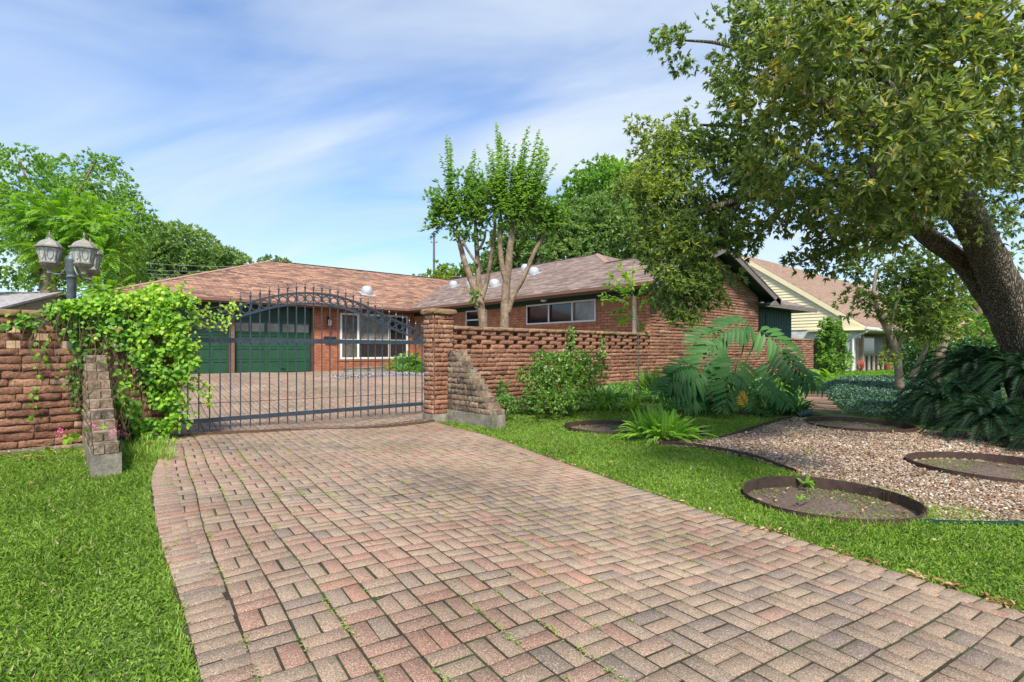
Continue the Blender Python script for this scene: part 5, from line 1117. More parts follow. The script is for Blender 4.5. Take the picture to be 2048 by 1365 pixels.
fernclump('fern', pG(1420, 826), 46, .6, 'dark fern below the split-leaf plant', 'midleaf', 'ferns', T=.15, el=(.3, 1.4)); fernclump('fern', pG(1545, 832), 46, .6, 'dark fern between the yellow leaf and the round fern mound', 'midleaf', 'ferns', T=.12, el=(.3, 1.4))
fernclump('asparagus_fern', pG(1312, 806), 60, 1.15, 'feathery bright green plant standing against the wall behind the fern', 'myrtle', None, el=(.8, 1.45), droop=.25, T=.55, ll=.13, lw=.02, nl=40, cat='plant')

# ---------- split-leaf philodendron
def philodendron():
    c0 = pG(1478, 826) + (0, .25, 0); root = plant('split_leaf_plant', c0, 'huge split-leaf plant with glossy deeply cut leaves before the gable wall', 'plant'); rt = np.array([FY, -FX, 0]); fw = np.array([FX, FY, 0]); up = np.array([0, 0, 1.])
    spec = [(1390, 735, 1345, 748, .6), (1415, 770, 1380, 800, .5), (1465, 745, 1490, 770, .5), (1350, 765, 1318, 790, .45), (1520, 760, 1545, 790, .45), (1440, 735, 1425, 790, .55), (1432, 690, 1395, 762, .62), (1450, 672, 1385, 690, .62), (1520, 662, 1590, 720, .85), (1500, 650, 1440, 668, .6), (1475, 722, 1458, 795, .62), (1400, 745, 1350, 790, .55), (1560, 705, 1610, 770, .75), (1585, 735, 1640, 775, .6), (1540, 725, 1570, 800, .6),
            (1430, 765, 1408, 812, .5), (1380, 745, 1335, 772, .5), (1450, 775, 1445, 818, .45), (1540, 780, 1575, 812, .45), (1495, 780, 1505, 822, .45), (1400, 785, 1370, 818, .45)]
    for i, (ax_, ay_, bx_, by_, L) in enumerate(spec):
        D = 12.0 + random.uniform(-.7, .6) + (.5 if ay_ < 690 else 0); a = pD(ax_, ay_, D); b = pD(bx_, by_, D - .35); d = b - a; L = np.linalg.norm(d); 
        lf = LF(); st = MB(); st.tv = .3
        st.tube(smoothline([c0 + (random.uniform(-.1, .1), random.uniform(-.1, .1), .25), c0 * .35 + a * .65 + up * .12, a], 8), np.linspace(.022, .011, 9), 6, False)
        frond(lf, st, a, d + up * .25 * L, L * .92, 9, (.47 * (L / .7)), .105 * (L / .7), .22, 74, .0, lambda q: np.sin(np.pi * (.34 + .52 * q)) ** .8, .5 + random.gauss(0, .18), .07, -.12, .012, up0=tuple(-fw * .75 + up * .65))
        lo = lf.build('leaf', M['philo'], root, fold=.14, six=True, curl=.22); st.build('leaf_stalk', M['greenstem'], lo)
    st = MB(); st.tube([c0 - (0, 0, .1), c0 + (.05, 0, .2), c0 + (.0, 0, .4)], [.10, .09, .06], 9); st.build('stem', M['barkbrown'], root, True)
philodendron()
def yellow_leaf():
    lf = LF(); st = MB(); D = 10.6; a = pD(1476, 808, D); frond(lf, None, pD(1492, 812, D), pD(1478, 783, D - .2) - pD(1492, 812, D), .36, 8, .20, .045, .1, 60, 0., None, .5, .2, 0, up0=(-FX, -FY, .3))
    tag(lf.build('fallen_leaf', M['amber'], None, six=True), 'single bright amber dead leaf lying at the foot of the split-leaf plant', 'leaf')
    p = pG(1490, 826); mb = MB(); mb.tv = .4; mb.box(p[0] - .2, p[0] + .2, p[1] - .08, p[1] + .1, p[2] - .02, p[2] + .09); tag(mb.build('edging_brick', M['slab']), 'reddish brick lying on the lawn edge under the amber leaf', 'brick')
yellow_leaf()
# elephant ears
def ears(px, py, D, n_, S, label):
    b = np.array([*pD(px, py, D)[:2], 0]); b[2] = float(g(b[0], b[1])); root = plant('elephant_ear', b, label, 'plant', 'bright broad-leaved plants'); 
    for i in range(n_):
        a = random.uniform(0, 6.28); h = random.uniform(.35, .85) * S; r = random.uniform(.1, .4) * S; p = b + (math.cos(a) * r, math.sin(a) * r, h); st = MB(); st.tv = .8; st.tube(smoothline([b, (b + p) / 2 + (0, 0, .12), p], 6), .012, 5, False)
        lf = LF(); lf.add([p], [(math.cos(a) * .8, math.sin(a) * .8, -.6)], [(math.cos(a) * .5, math.sin(a) * .5, 1)], .55 * S, .42 * S, [random.uniform(.3, .8)]); lo = lf.build('leaf', M['brightleaf'], root, six=True, fold=.08); st.build('leaf_stalk', M['greenstem'], lo)
ears(1625, 750, 19.5, 12, .85, 'bright green broad-leaved plant at the right end of the garden wall'); ears(1570, 765, 15., 10, .8, 'bright broad-leaved plant behind the split-leaf plant'); 
groundcover('bed_plants', ((1555, 790), (1600, 775), (1640, 768), (1600, 758), (1530, 762), (1480, 775)), .3, 3500, 'darkleaf', .1, .05, 'dark low plants behind the stepping path', .5, 9)
e_ = pD(1665, 748, 27.); e_[2] = 0
shrub('upright_shrub', 'upright leafy shrub in front of the white brick posts of the cream house', 'shrub', [pb(1668, 720, 27, 38, 28, .8, 300), pb(1665, 685, 27, 30, 32, .7, 300), pb(1660, 655, 27, 20, 20, .5, 130)], 'farleaf2', 9, .15, .08, e_, tb=.45, fs=1.5, gap=-.5)

# ---------- sago palms
def cycad(px, py, D, n_, L, label, hb=.3, T=.45):
    b = pD(px, py, D); b[2] = float(g(b[0], b[1])); root = plant('sago_palm', b, label, 'palm', 'sago palms under the oak')
    tr = MB(); tr.tv = .3; tr.lathe([(.2, -.05), (.22, hb * .5), (.17, hb), (.05, hb + .08)], tuple(b), 10); tr.build('trunk', M['bark'], root)
    lf = LF(); st = MB(); st.tv = .2
    for i in range(n_):
        a = i * 2.39996; e = 1.25 - 1.25 * (i / n_) ** .8 + random.uniform(-.1, .1); d = (math.cos(a) * math.cos(e), math.sin(a) * math.cos(e), math.sin(e))
        frond(lf, st, b + (0, 0, hb), d, L * random.uniform(.8, 1.1), 46, .17, .013, .55 + .2 * random.random(), 68, .1, lambda q: np.sin(np.pi * (.18 + .74 * q)) ** .6, T + random.gauss(0, .15), .05, .22, .005)
    lf.build('fronds', M['cycad'], root, fold=.1); st.build('frond_stalks', M['darkstem'], root)
cycad(1985, 850, 8.9, 64, 1.15, 'dark sago palm nearest the gravel, at the right edge', .35); cycad(1890, 825, 10.6, 60, 1.25, 'dark sago palm spreading over the ivy mound, left of the others', .5); cycad(2065, 800, 9.7, 64, 1.35, 'tall dark sago palm against the oak trunk', 1.05, .35); cycad(1975, 790, 10.9, 60, 1.35, 'dark sago palm behind the other palms', 1.1, .35)
cycad(2130, 880, 7.8, 44, 1.0, 'dark sago palm cut off by the right edge of the photo', .3, .4); cycad(1925, 770, 12.6, 54, 1.4, 'dark sago palm farthest back, below the pale-trunked tree', 1.0, .4)

# ---------- big oak
def limb(mb, spec, seg=12, wob=.06, n_=None):
    P = [pD(a, b, d) for a, b, d, r in spec]; n_ = n_ or len(P) * 4; S = smoothline(P, n_); rr = np.interp(np.linspace(0, len(P) - 1, n_ + 1), range(len(P)), [s[3] for s in spec]); mb.tube(S, rr, seg, True, wob); return S
def oak():
    b = pD(2036, 700, 10.4); b[2] = float(g(b[0], b[1])); root = plant('live_oak', b, 'massive live oak on the right whose crown hangs over the whole upper corner', 'tree')
    mb = MB(); mb.tv = 1.; base = [(2094, 860, 10.2, .64), (2084, 800, 10.3, .50), (2068, 720, 10.3, .45)]
    A = limb(mb, base + [(2042, 655, 10.25, .39), (2002, 570, 10.05, .31), (1962, 485, 9.7, .27), (1918, 405, 9.1, .25), (1860, 345, 8.2, .22), (1790, 290, 7.3, .17), (1700, 235, 6.5, .12), (1600, 190, 5.9, .07), (1520, 150, 5.4, .03)], 16)
    limb(mb, base[1:] + [(2026, 650, 10.4, .34), (1976, 590, 10.45, .21), (1922, 522, 10.3, .17), (1866, 482, 10., .17), (1806, 432, 9.6, .145), (1720, 400, 9.2, .12), (1600, 385, 8.8, .09), (1480, 400, 8.4, .06), (1390, 430, 8., .035)], 14)
    limb(mb, base[1:] + [(2085, 620, 10.5, .38), (2130, 500, 10.6, .28), (2140, 350, 10.4, .22), (2090, 200, 9.6, .16), (2000, 60, 8.6, .13), (1900, -60, 7.6, .09)], 14)
    for s in ([(1860, 345, 8.2, .14), (1800, 220, 7.2, .10), (1720, 100, 6.3, .06), (1640, 20, 5.6, .03)], [(1720, 400, 9.2, .08), (1620, 330, 9.3, .06), (1500, 260, 9.2, .04), (1400, 250, 9., .02)], [(1600, 385, 8.8, .06), (1540, 440, 8.4, .04), (1500, 500, 8.1, .02)], [(1480, 400, 8.4, .05), (1430, 480, 8.1, .035), (1390, 560, 7.9, .02)], [(1700, 235, 6.5, .08), (1560, 140, 7.3, .05), (1450, 90, 8.2, .03), (1350, 80, 8.6, .012)], [(1806, 432, 9.6, .08), (1740, 470, 9., .05), (1660, 500, 8.6, .03), (1600, 525, 8.3, .015)],
              [(1790, 290, 7.3, .09), (1760, 330, 5.8, .06), (1740, 350, 4.8, .03)], [(2000, 60, 8.6, .08), (1900, 120, 6.4, .05), (1840, 160, 5., .03)], [(1700, 235, 6.5, .08), (1660, 220, 5.2, .04), (1640, 200, 4.4, .02)]):
        limb(mb, s, 8, .04)
    mb.build('trunk', M['bark'], root, True)
    R1 = [pb(1640, 120, 4.3, 150, 110, .5, 240), pb(1760, 90, 4.6, 170, 110, .6, 280), pb(1930, 110, 4.4, 150, 130, .6, 300), pb(1650, 260, 4.6, 130, 100, .5, 240), pb(1790, 260, 4.2, 150, 100, .5, 260), pb(1940, 270, 4.8, 140, 110, .6, 240), pb(1700, 380, 4.9, 110, 60, .4, 150), pb(1560, 220, 5.2, 70, 90, .4, 130), pb(1640, 20, 4.6, 170, 60, .5, 150), pb(1840, 370, 5.2, 110, 55, .4, 130), pb(1850, 10, 4.8, 220, 60, .5, 200), pb(1540, 340, 5.6, 60, 60, .4, 100), pb(1730, 430, 5.2, 50, 40, .3, 70), pb(1780, 470, 5.3, 40, 30, .2, 40)]
    lf = LF(); crown(lf, R1, 9, .092, .031, .44, -.30, 2.4, 31, .27, .0, .8, .22, shell=.8); lf.build('near_foliage', M['oakleaf'], root, fold=.12, six=True, curl=.15)
    R2 = [pb(1560, 90, 6.4, 100, 90, .9, 420), pb(1700, 150, 7., 230, 170, 1.4, 1900), pb(1900, 150, 7.4, 230, 190, 1.6, 2100), pb(1660, 330, 7.2, 170, 110, 1.2, 950), pb(1850, 330, 8., 180, 90, 1.3, 900), pb(2020, 330, 8.4, 110, 160, 1.2, 800), pb(1540, 260, 7.2, 70, 110, .8, 420), pb(1620, 420, 7.6, 80, 55, .7, 300), pb(1700, 470, 7.8, 80, 45, .6, 260), pb(1640, 520, 8., 45, 40, .4, 90), pb(1580, 530, 8., 25, 32, .2, 36), pb(1790, 420, 8.8, 90, 50, .8, 280)]
    lf = LF(); crown(lf, R2, 9, .088, .032, .34, -.25, 1.7, 32, .18, .05, .9, .22, shell=.85); lf.build('inner_foliage', M['oakleaf'], root, fold=.15)
    R3 = [pb(1450, 60, 8.2, 75, 60, .7, 330), pb(1385, 100, 8.6, 62, 40, .5, 190), pb(1330, 80, 8.8, 32, 24, .3, 50), pb(1400, 20, 8.6, 50, 30, .5, 120), pb(1375, 30, 8.6, 50, 34, .4, 110), pb(1450, 140, 8., 45, 32, .4, 130), pb(1470, 190, 7.8, 40, 40, .4, 110), pb(1520, 40, 7.6, 70, 60, .6, 300),
          pb(1400, 300, 9., 110, 75, 1.1, 900), pb(1330, 300, 9.2, 60, 60, .7, 330), pb(1275, 250, 9.3, 26, 18, .3, 36), pb(1340, 400, 8.8, 100, 90, 1., 1100), pb(1440, 400, 8.6, 80, 110, .9, 850), pb(1280, 390, 9., 52, 50, .6, 300), pb(1380, 500, 8.3, 95, 75, .8, 1000), pb(1300, 480, 8.6, 55, 60, .5, 330), pb(1350, 580, 8., 72, 52, .6, 520), pb(1420, 570, 8., 58, 50, .5, 330), pb(1310, 600, 7.9, 28, 26, .3, 90), pb(1370, 632, 7.8, 36, 18, .25, 80), pb(1480, 330, 8.4, 60, 100, .8, 500), pb(1460, 480, 8.2, 45, 50, .5, 250), pb(1290, 540, 8.3, 30, 40, .35, 120), pb(1420, 225, 9, 60, 35, .5, 160)]
    lf = LF(); crown(lf, R3, 9, .085, .030, .42, -.3, 2.0, 33, .2, .15, .9, .30, shell=.8); lf.build('hanging_foliage', M['oakleaf2'], root, fold=.15)
    R4 = [pb(1990, 430, 13, 90, 70, 1.5, 380), pb(2040, 520, 13.5, 60, 60, 1.2, 120), pb(1860, 440, 13.5, 110, 45, 1.3, 330), pb(1760, 460, 13, 60, 35, 1., 150), pb(2000, 350, 13, 120, 70, 1.5, 450)]
    lf = LF(); crown(lf, R4, 9, .11, .04, .4, -.2, 1.2, 34, .2, .1, .9, .3, shell=.8); lf.build('far_foliage', M['oakleaf2'], root, fold=.15)
oak()

# ---------- small tree with pale trunks on the right
def small_tree():
    b = pD(1800, 760, 15.); b[2] = 0; root = plant('small_tree', b, 'small broad-leaved tree with pale twisting trunks in front of the cream house', 'tree'); mb = MB(); mb.tv = .7
    for s in ([(1800, 780, 15, .11), (1797, 740, 15, .10), (1793, 700, 15, .095), (1778, 665, 15, .085), (1757, 625, 15, .07), (1748, 585, 15.1, .05), (1752, 540, 15.2, .03)], [(1792, 695, 15, .07), (1808, 680, 14.9, .06), (1840, 664, 14.9, .045), (1890, 640, 15, .03)], [(1822, 760, 15.2, .09), (1838, 725, 15.2, .07), (1852, 695, 15.2, .05), (1856, 650, 15.2, .04), (1850, 600, 15.2, .03)], [(1870, 770, 15.4, .14), (1882, 700, 15.4, .13), (1900, 668, 15.4, .08), (1940, 640, 15.4, .05)], [(1778, 665, 15, .05), (1790, 620, 15, .04), (1800, 570, 15, .03)]): limb(mb, s, 8, .05)
    mb.build('trunk', M['barkpale'], root, True)
    B_ = [pb(1740, 540, 15, 55, 40, .9, 300), pb(1800, 545, 15, 80, 50, 1.1, 480), pb(1730, 600, 15, 42, 45, .8, 210), pb(1830, 600, 14.8, 85, 55, 1.1, 600), pb(1900, 600, 15, 80, 70, 1.2, 600), pb(1880, 540, 15.2, 80, 40, 1.1, 330), pb(1850, 650, 14.6, 80, 40, .9, 420), pb(1940, 650, 15, 60, 50, .9, 300), pb(1775, 715, 14.6, 22, 20, .3, 30), pb(1720, 510, 15.4, 40, 20, .6, 90), pb(1960, 560, 15.4, 50, 50, .9, 200)]
    lf = LF(); crown(lf, B_, 9, .13, .045, .42, -.25, 1.6, 41, .22, .2, .9, .30, shell=.85); lf.build('crown', M['oakleaf2'], root, fold=.15)
small_tree()

# ---------- distant trees
def tree(name, label, blobs, mat, k, L, W, trunk, tb=.45, fs=.45, gap=-.35, seed=5, clump_var=.3, group='background trees', up=.3, stemm='barkbrown', shell=.5, spread=.9):
    b = pD(*trunk[0][:3]); b[2] = float(g(b[0], b[1])) if trunk[0][2] < 30 else 0.; root = plant(name, b, label, 'tree', group); mb = MB(); mb.tv = .5
    P = [tuple(b)] + [tuple(pD(*t[:3])) for t in trunk[1:]]; mb.tube(smoothline(P, len(P) * 3), np.linspace(trunk[0][3], trunk[-1][3], len(P) * 3 + 1), 9, False)
    top = np.array(P[-1]); 
    for c, r, _ in blobs:
        j = np.array(P[max(1, len(P) // 2)]) ; mb.tube(smoothline([j, (j + np.array(c)) / 2 + (0, 0, .1 * np.linalg.norm(np.array(c) - j)), np.array(c)], 6), np.linspace(trunk[-1][3] * .8, trunk[-1][3] * .15, 7), 6, False)
    mb.build('trunk', M[stemm], root, True)
    lf = LF(); crown(lf, blobs, k, L, W, tb, gap, fs, seed, .15, up, spread, clump_var, shell=shell); lf.build('crown', M[mat], root, fold=.2); return root
tree('shade_tree', 'tall feathery green tree filling the left edge behind the lamp post', [pb(60, 400, 27, 120, 90, 3, 2300), pb(180, 400, 27, 90, 80, 2.6, 1500), pb(240, 460, 27, 62, 80, 2, 800), pb(40, 520, 26, 110, 80, 2.5, 1700), pb(170, 530, 27, 100, 70, 2.4, 1400), pb(-40, 430, 27, 90, 110, 2.5, 900), pb(280, 430, 27, 28, 30, 1, 90), pb(40, 320, 27, 60, 26, 1.5, 300), pb(190, 325, 27, 60, 24, 1.4, 190), pb(235, 560, 28, 50, 35, 1.5, 300)], 'farleaf2', 9, .18, .075, [(100, 640, 26, .45), (100, 600, 26, .4), (95, 560, 26, .3), (110, 480, 26.5, .22)], fs=1.1, gap=-.08, tb=.5, seed=51, shell=.7)
tree('shade_tree', 'rounded green tree behind the left slope of the garage roof', [pb(350, 510, 42, 85, 62, 4, 1700), pb(430, 540, 42, 70, 45, 3.5, 1100), pb(290, 530, 42, 45, 60, 3, 700), pb(370, 570, 42, 130, 45, 3, 1300), pb(470, 560, 43, 32, 28, 2, 260)], 'farleaf', 8, .34, .15, [(370, 640, 42, .4), (370, 590, 42, .35), (365, 540, 42, .2)], fs=.55, tb=.5, seed=52, shell=.7)
tree('shade_tree', 'treetop just peeking over the garage ridge', [pb(548, 528, 60, 30, 13, 2, 160)], 'farleaf', 8, .4, .18, [(548, 660, 60, .3), (548, 540, 60, .2)], fs=.5, seed=53)
tree('shade_tree', 'small yellow-green tree beside the utility pole behind the roof valley', [pb(890, 545, 52, 48, 30, 3, 620), pb(925, 555, 52, 26, 24, 2, 200), pb(858, 556, 52, 24, 18, 2, 160)], 'yellowleaf', 8, .36, .17, [(890, 640, 52, .3), (890, 560, 52, .2)], fs=.5, tb=.5, seed=54, shell=.7)
tree('shade_tree', 'wide dark green tree behind the wing ridge, right of the crape myrtle', [pb(1080, 480, 46, 90, 60, 5, 1500), pb(1180, 470, 46, 95, 75, 5, 2000), pb(1240, 490, 46, 60, 65, 4, 900), pb(1020, 520, 46, 50, 45, 3.5, 520), pb(1150, 520, 45, 130, 35, 4, 900), pb(975, 540, 47, 26, 24, 2, 130), pb(1260, 420, 48, 50, 60, 4, 500)], 'farleaf', 8, .40, .18, [(1140, 660, 46, .5), (1140, 560, 46, .45), (1150, 500, 46, .25)], fs=.5, tb=.4, seed=55, shell=.7, gap=-.45)
tree('shade_tree', 'brighter green treetop rising above the wide dark tree', [pb(1195, 370, 58, 62, 48, 5, 1000), pb(1165, 410, 58, 34, 30, 3, 330), pb(1250, 380, 58, 50, 50, 4, 500), pb(1210, 430, 58, 60, 40, 4, 500)], 'farleaf2', 8, .46, .22, [(1200, 660, 58, .5), (1200, 480, 58, .4), (1200, 400, 58, .2)], fs=.45, tb=.45, seed=56, shell=.7)
tree('shade_tree', 'sunlit yellowish tree far behind the small pale-trunked tree', [pb(1920, 600, 34, 90, 55, 4, 700), pb(2030, 600, 34, 80, 70, 4, 600), pb(1860, 650, 36, 70, 45, 3, 400), pb(1960, 670, 34, 120, 40, 3, 700), pb(2080, 560, 34, 60, 70, 3, 300)], 'farleaf2', 8, .3, .14, [(1960, 720, 34, .4), (1960, 640, 34, .3), (1960, 600, 34, .2)], fs=.6, tb=.45, seed=57, gap=-.1)
# hedge-like bushes closing the view on the right
for i, (px, py, D, rx, ry) in enumerate(((1850, 715, 20, 60, 40), (1950, 720, 21, 80, 45), (2060, 715, 19, 80, 50))):
    e_ = pD(px, 750, D); e_[2] = 0; shrub('dark_shrub', ('leftmost', 'middle', 'rightmost')[i] + ' of three dark shrubs behind the sago palms', 'shrub', [pb(px, py, D, rx, ry, 1., 700)], 'darkleaf', 8, .13, .06, e_, group='dark shrubs behind the palms', fs=1.4, tb=.5, seed=60 + i)
# courtyard plants seen through the gate
e_ = pY(812, 748, 22.4); e_[2] = float(g(e_[0], e_[1]))
fernclump('courtyard_fern', e_, 70, 1.35, 'arching green plant below the courtyard window, seen through the gate', 'midleaf', None, el=(.5, 1.35), T=.75, ll=.3, lw=.06, nl=14, cat='plant')
e_ = pY(822, 752, 21.6); e_[2] = float(g(e_[0], e_[1]))
shrub('courtyard_shrub', 'low bright green ground plant along the courtyard edge by the pillar', 'plant', [pb(815, 744, 24, 30, 9, .5, 160), pb(850, 740, 23, 26, 12, .5, 130)], 'brightleaf', 7, .12, .06, e_, 3, tb=.3)

# ---------- bright pinnate tree behind the lamp
def pinnate_tree(name, label, base, stems, specs, L, ll, lw, mat='brightleaf', group=None, T=.5, nl=13):
    root = plant(name, base, label, 'tree', group); mb = MB(); mb.tv = .6
    for s in stems: limb(mb, s, 7, .02)
    mb.build('trunk', M['barkpale'], root, True); lf = LF(); st = MB(); st.tv = .9
    for (a, d, k_) in specs: frond(lf, st, a, d, L * k_, nl, ll, lw, .45 * random.uniform(.4, 1.2), 62, .1, None, T + random.gauss(0, .15), .08, .05, .005)
    lf.build('crown', M[mat], root, fold=.12, six=False); st.build('leaf_stalks', M['greenstem'], root)
def bright_tree():
    base = pD(180, 600, 12.5); base[2] = float(g(base[0], base[1])); S = []
    for (px, py, D, rx, ry, n_) in ((130, 430, 12.6, 100, 45, 150), (60, 440, 12.8, 55, 50, 70), (190, 450, 12.3, 60, 55, 100), (150, 500, 12.5, 70, 40, 80), (205, 500, 12.2, 40, 40, 50), (215, 575, 11.8, 45, 26, 44), (100, 480, 12.6, 60, 50, 60)):
        C, d = blob_pts(pD(px, py, D), (rx * D / F, .7, ry * D / F), n_, .8)
        for c, v in zip(C, d): v = v + np.array([0, 0, .35]) + RNG.normal(size=3) * .35; S.append((c - v * .2, v, random.uniform(.7, 1.2)))
    pinnate_tree('bright_tree', 'lime green young tree with feathered leaves right behind the lamp post', base, [[(182, 640, 12.5, .035), (180, 600, 12.5, .03), (178, 560, 12.5, .028), (165, 500, 12.5, .02), (130, 430, 12.6, .012)], [(180, 560, 12.5, .02), (200, 500, 12.3, .015), (190, 440, 12.3, .01)], [(178, 580, 12.5, .015), (215, 570, 12., .012)], [(176, 545, 12.5, .018), (110, 500, 12.6, .012), (60, 440, 12.8, .008)]], S, .58, .14, .05)
bright_tree()
def sapling():
    D = 11.7; base = pD(1277, 770, D); base[2] = float(g(base[0], base[1])); root = plant('sapling', base, 'thin young sapling with lime green feathered leaves in front of the wing wall', 'tree'); mb = MB(); mb.tv = .6
    limb(mb, [(1278, 790, D, .012), (1277, 700, D, .011), (1276, 645, D, .010), (1268, 600, D, .008), (1262, 565, D, .005)], 7, .02); mb.build('trunk', M['barkpale'], root, True)
    lf = LF(); st = MB(); st.tv = .9
    for (a, b_, c, d, n_, T) in ((1264, 590, 1240, 532, 26, .95), (1264, 590, 1266, 528, 24, .9), (1264, 595, 1212, 546, 26, .9), (1264, 600, 1206, 566, 20, .8), (1268, 610, 1196, 591, 26, .75), (1270, 612, 1204, 602, 22, .6), (1274, 630, 1226, 622, 20, .35), (1274, 635, 1232, 640, 14, .3), (1274, 640, 1243, 648, 12, .95), (1270, 600, 1296, 566, 20, .7), (1274, 620, 1306, 596, 18, .5), (1276, 640, 1292, 672, 14, .3), (1262, 580, 1250, 548, 20, .95), (1268, 600, 1232, 575, 22, .85)):
        p, q = pD(a, b_, D), pD(c, d, D - random.uniform(-.15, .3)); S = np.array(smoothline([p, (p + q) / 2 + (0, 0, .05), q], 40)); st.tube(S[::5], .004, 4, False)
        n_ = int(n_ * 1.3); C = S[RNG.integers(6, 41, n_)]; tg = (q - p) / np.linalg.norm(q - p); D_ = nrmz(RNG.normal(size=(n_, 3)) * .55 + tg * .7 + [0, 0, -.25])
        lf.add(C, D_, nrmz(RNG.normal(size=(n_, 3)) * .5 + [-.2, -.5, .8]), .125 * RNG.uniform(.6, 1.2, n_), .052, T + .1 * RNG.normal(size=n_))
    lf.build('crown', M['brightleaf'], root, fold=.12, six=True); st.build('leaf_stalks', M['greenstem'], root)
sapling()

# ---------- crape myrtles
def myrtle(label, D, base, limbs, shoots, blobs, seed):
    root = plant('crape_myrtle', base, label, 'tree', 'crape myrtles in the courtyard'); mb = MB(); mb.tv = .6
    for s in limbs: limb(mb, [(q[0], q[1], q[2], q[3] * .74) for q in s], 10, .09)
    mb.build('trunk', M['barkmyrtle'], root, True)
    lf = LF(); st = MB(); st.tv = .3
    for (a, b_, c, d) in shoots:
        for rep_ in range(4):
            p = pD(a + random.uniform(-6, 6), b_, D + random.uniform(-.4, .4)); q = pD(c + random.uniform(-9, 9) * rep_, d + rep_ * random.uniform(5, 40), D + random.uniform(-.5, .5)); m_ = (p + q) / 2 + RNG.normal(size=3) * .04
            S = np.array(smoothline([p, m_, q], 60)); L_ = np.linalg.norm(q - p); n_ = int(L_ / .042); idx = np.linspace(6, 60, n_).astype(int); C = S[idx]; st.tube(S[::6], np.linspace(.010, .003, len(S[::6])), 4, False)
            for sg in (0, 1, 2):
                a_ = np.arange(n_) * 1.57 + sg * 2.1 + random.random() * 6; dd = np.stack([np.cos(a_), np.sin(a_), .12 + 0 * a_], 1); lf.add(C, dd + RNG.normal(size=dd.shape) * .15, np.tile([0, 0, 1.], (n_, 1)) + RNG.normal(size=dd.shape) * .2, .12 * (1 - .5 * (idx / 60.) ** 4) * RNG.uniform(.8, 1.2, n_), .060, .5 + .16 * RNG.normal(size=n_) + .18 * (idx / 60.))
    crown(lf, blobs, 7, .095, .052, .4, -.3, 1.8, seed, .16, .3, .9, .2, shell=.9); lf.build('crown', M['myrtle'], root, fold=.12); st.build('shoots', M['greenstem'], root)
D1 = 13.4; bl = pD(966, 655, D1); bl[2] = float(g(bl[0], bl[1])); D2 = 13.1; br_ = pD(1008, 655, D2); br_[2] = float(g(br_[0], br_[1]))
myrtle('left crape myrtle with pale forked trunks rising behind the garden wall', D1, bl,
  [[(968, 700, D1, .17), (967, 655, D1, .155), (962, 620, D1, .15), (955, 590, D1, .14), (940, 555, D1, .11), (928, 520, D1, .095), (920, 490, D1, .085), (912, 465, D1, .06), (900, 450, D1, .04)], [(960, 610, D1, .12), (958, 570, D1 + .1, .10), (955, 520, D1 + .1, .09), (952, 470, D1 + .1, .075), (950, 440, D1, .05)], [(962, 600, D1, .1), (972, 570, D1 + .1, .08), (980, 530, D1, .07), (986, 490, D1, .06), (990, 440, D1, .05), (988, 400, D1, .04)], [(955, 530, D1, .05), (935, 500, D1, .045), (925, 480, D1, .04)], [(958, 500, D1, .05), (968, 480, D1, .045), (972, 460, D1, .03)]],
  [(905, 450, 893, 272), (900, 440, 903, 330), (910, 450, 910, 360), (930, 450, 950, 300), (940, 450, 960, 318), (925, 440, 935, 340), (900, 440, 858, 378), (905, 445, 868, 385), (950, 440, 965, 340), (960, 450, 975, 360), (890, 445, 850, 440)],
  [pb(905, 420, D1, 40, 34, .5, 148), pb(945, 420, D1, 40, 40, .5, 173), pb(880, 420, D1, 26, 24, .3, 49), pb(925, 470, D1, 40, 18, .4, 68), pb(965, 470, D1, 22, 26, .3, 55), pb(940, 380, D1, 44, 46, .4, 148), pb(880, 400, D1, 30, 34, .4, 80), pb(870, 440, D1, 22, 16, .3, 37), pb(960, 400, D1, 40, 50, .4, 124), pb(948, 592, D1 - .2, 22, 14, .2, 21)], 71)
myrtle('right crape myrtle with pale forked trunks and the tallest leafy shoots behind the garden wall', D2, br_,
  [[(1008, 700, D2, .17), (1009, 655, D2, .155), (1010, 615, D2, .15), (1012, 580, D2, .14), (1016, 540, D2, .135), (1020, 500, D2, .12), (1026, 460, D2, .10), (1034, 430, D2, .07)], [(1014, 570, D2, .10), (1004, 530, D2, .09), (1000, 490, D2, .08), (1002, 450, D2, .06), (1000, 410, D2, .04)], [(1014, 630, D2, .09), (1028, 590, D2, .085), (1045, 560, D2, .08), (1058, 530, D2, .075), (1074, 495, D2, .07), (1090, 470, D2, .05), (1098, 450, D2, .03)]],
  [(1000, 430, 985, 300), (1005, 430, 993, 246), (1005, 430, 1000, 270), (1015, 430, 1015, 300), (1020, 430, 1030, 290), (1030, 430, 1030, 330), (1035, 430, 1057, 254), (1035, 430, 1050, 300), (1045, 430, 1078, 262), (1050, 430, 1070, 300), (1055, 430, 1098, 312), (1040, 430, 1085, 330), (995, 430, 978, 330), (1060, 430, 1085, 280), (1020, 430, 1008, 330), (1045, 430, 1044, 310), (1010, 430, 975, 290), (1085, 470, 1088, 360), (1090, 450, 1105, 395), (1095, 460, 1125, 400)],
  [pb(1010, 400, D2, 40, 50, .5, 210), pb(1050, 390, D2, 40, 50, .5, 198), pb(1030, 440, D2, 48, 26, .5, 136), pb(1095, 430, D2, 32, 34, .4, 142), pb(1080, 470, D2, 22, 16, .3, 37), pb(1030, 360, D2, 52, 40, .4, 161), pb(1105, 420, D2, 30, 26, .4, 105)], 72)

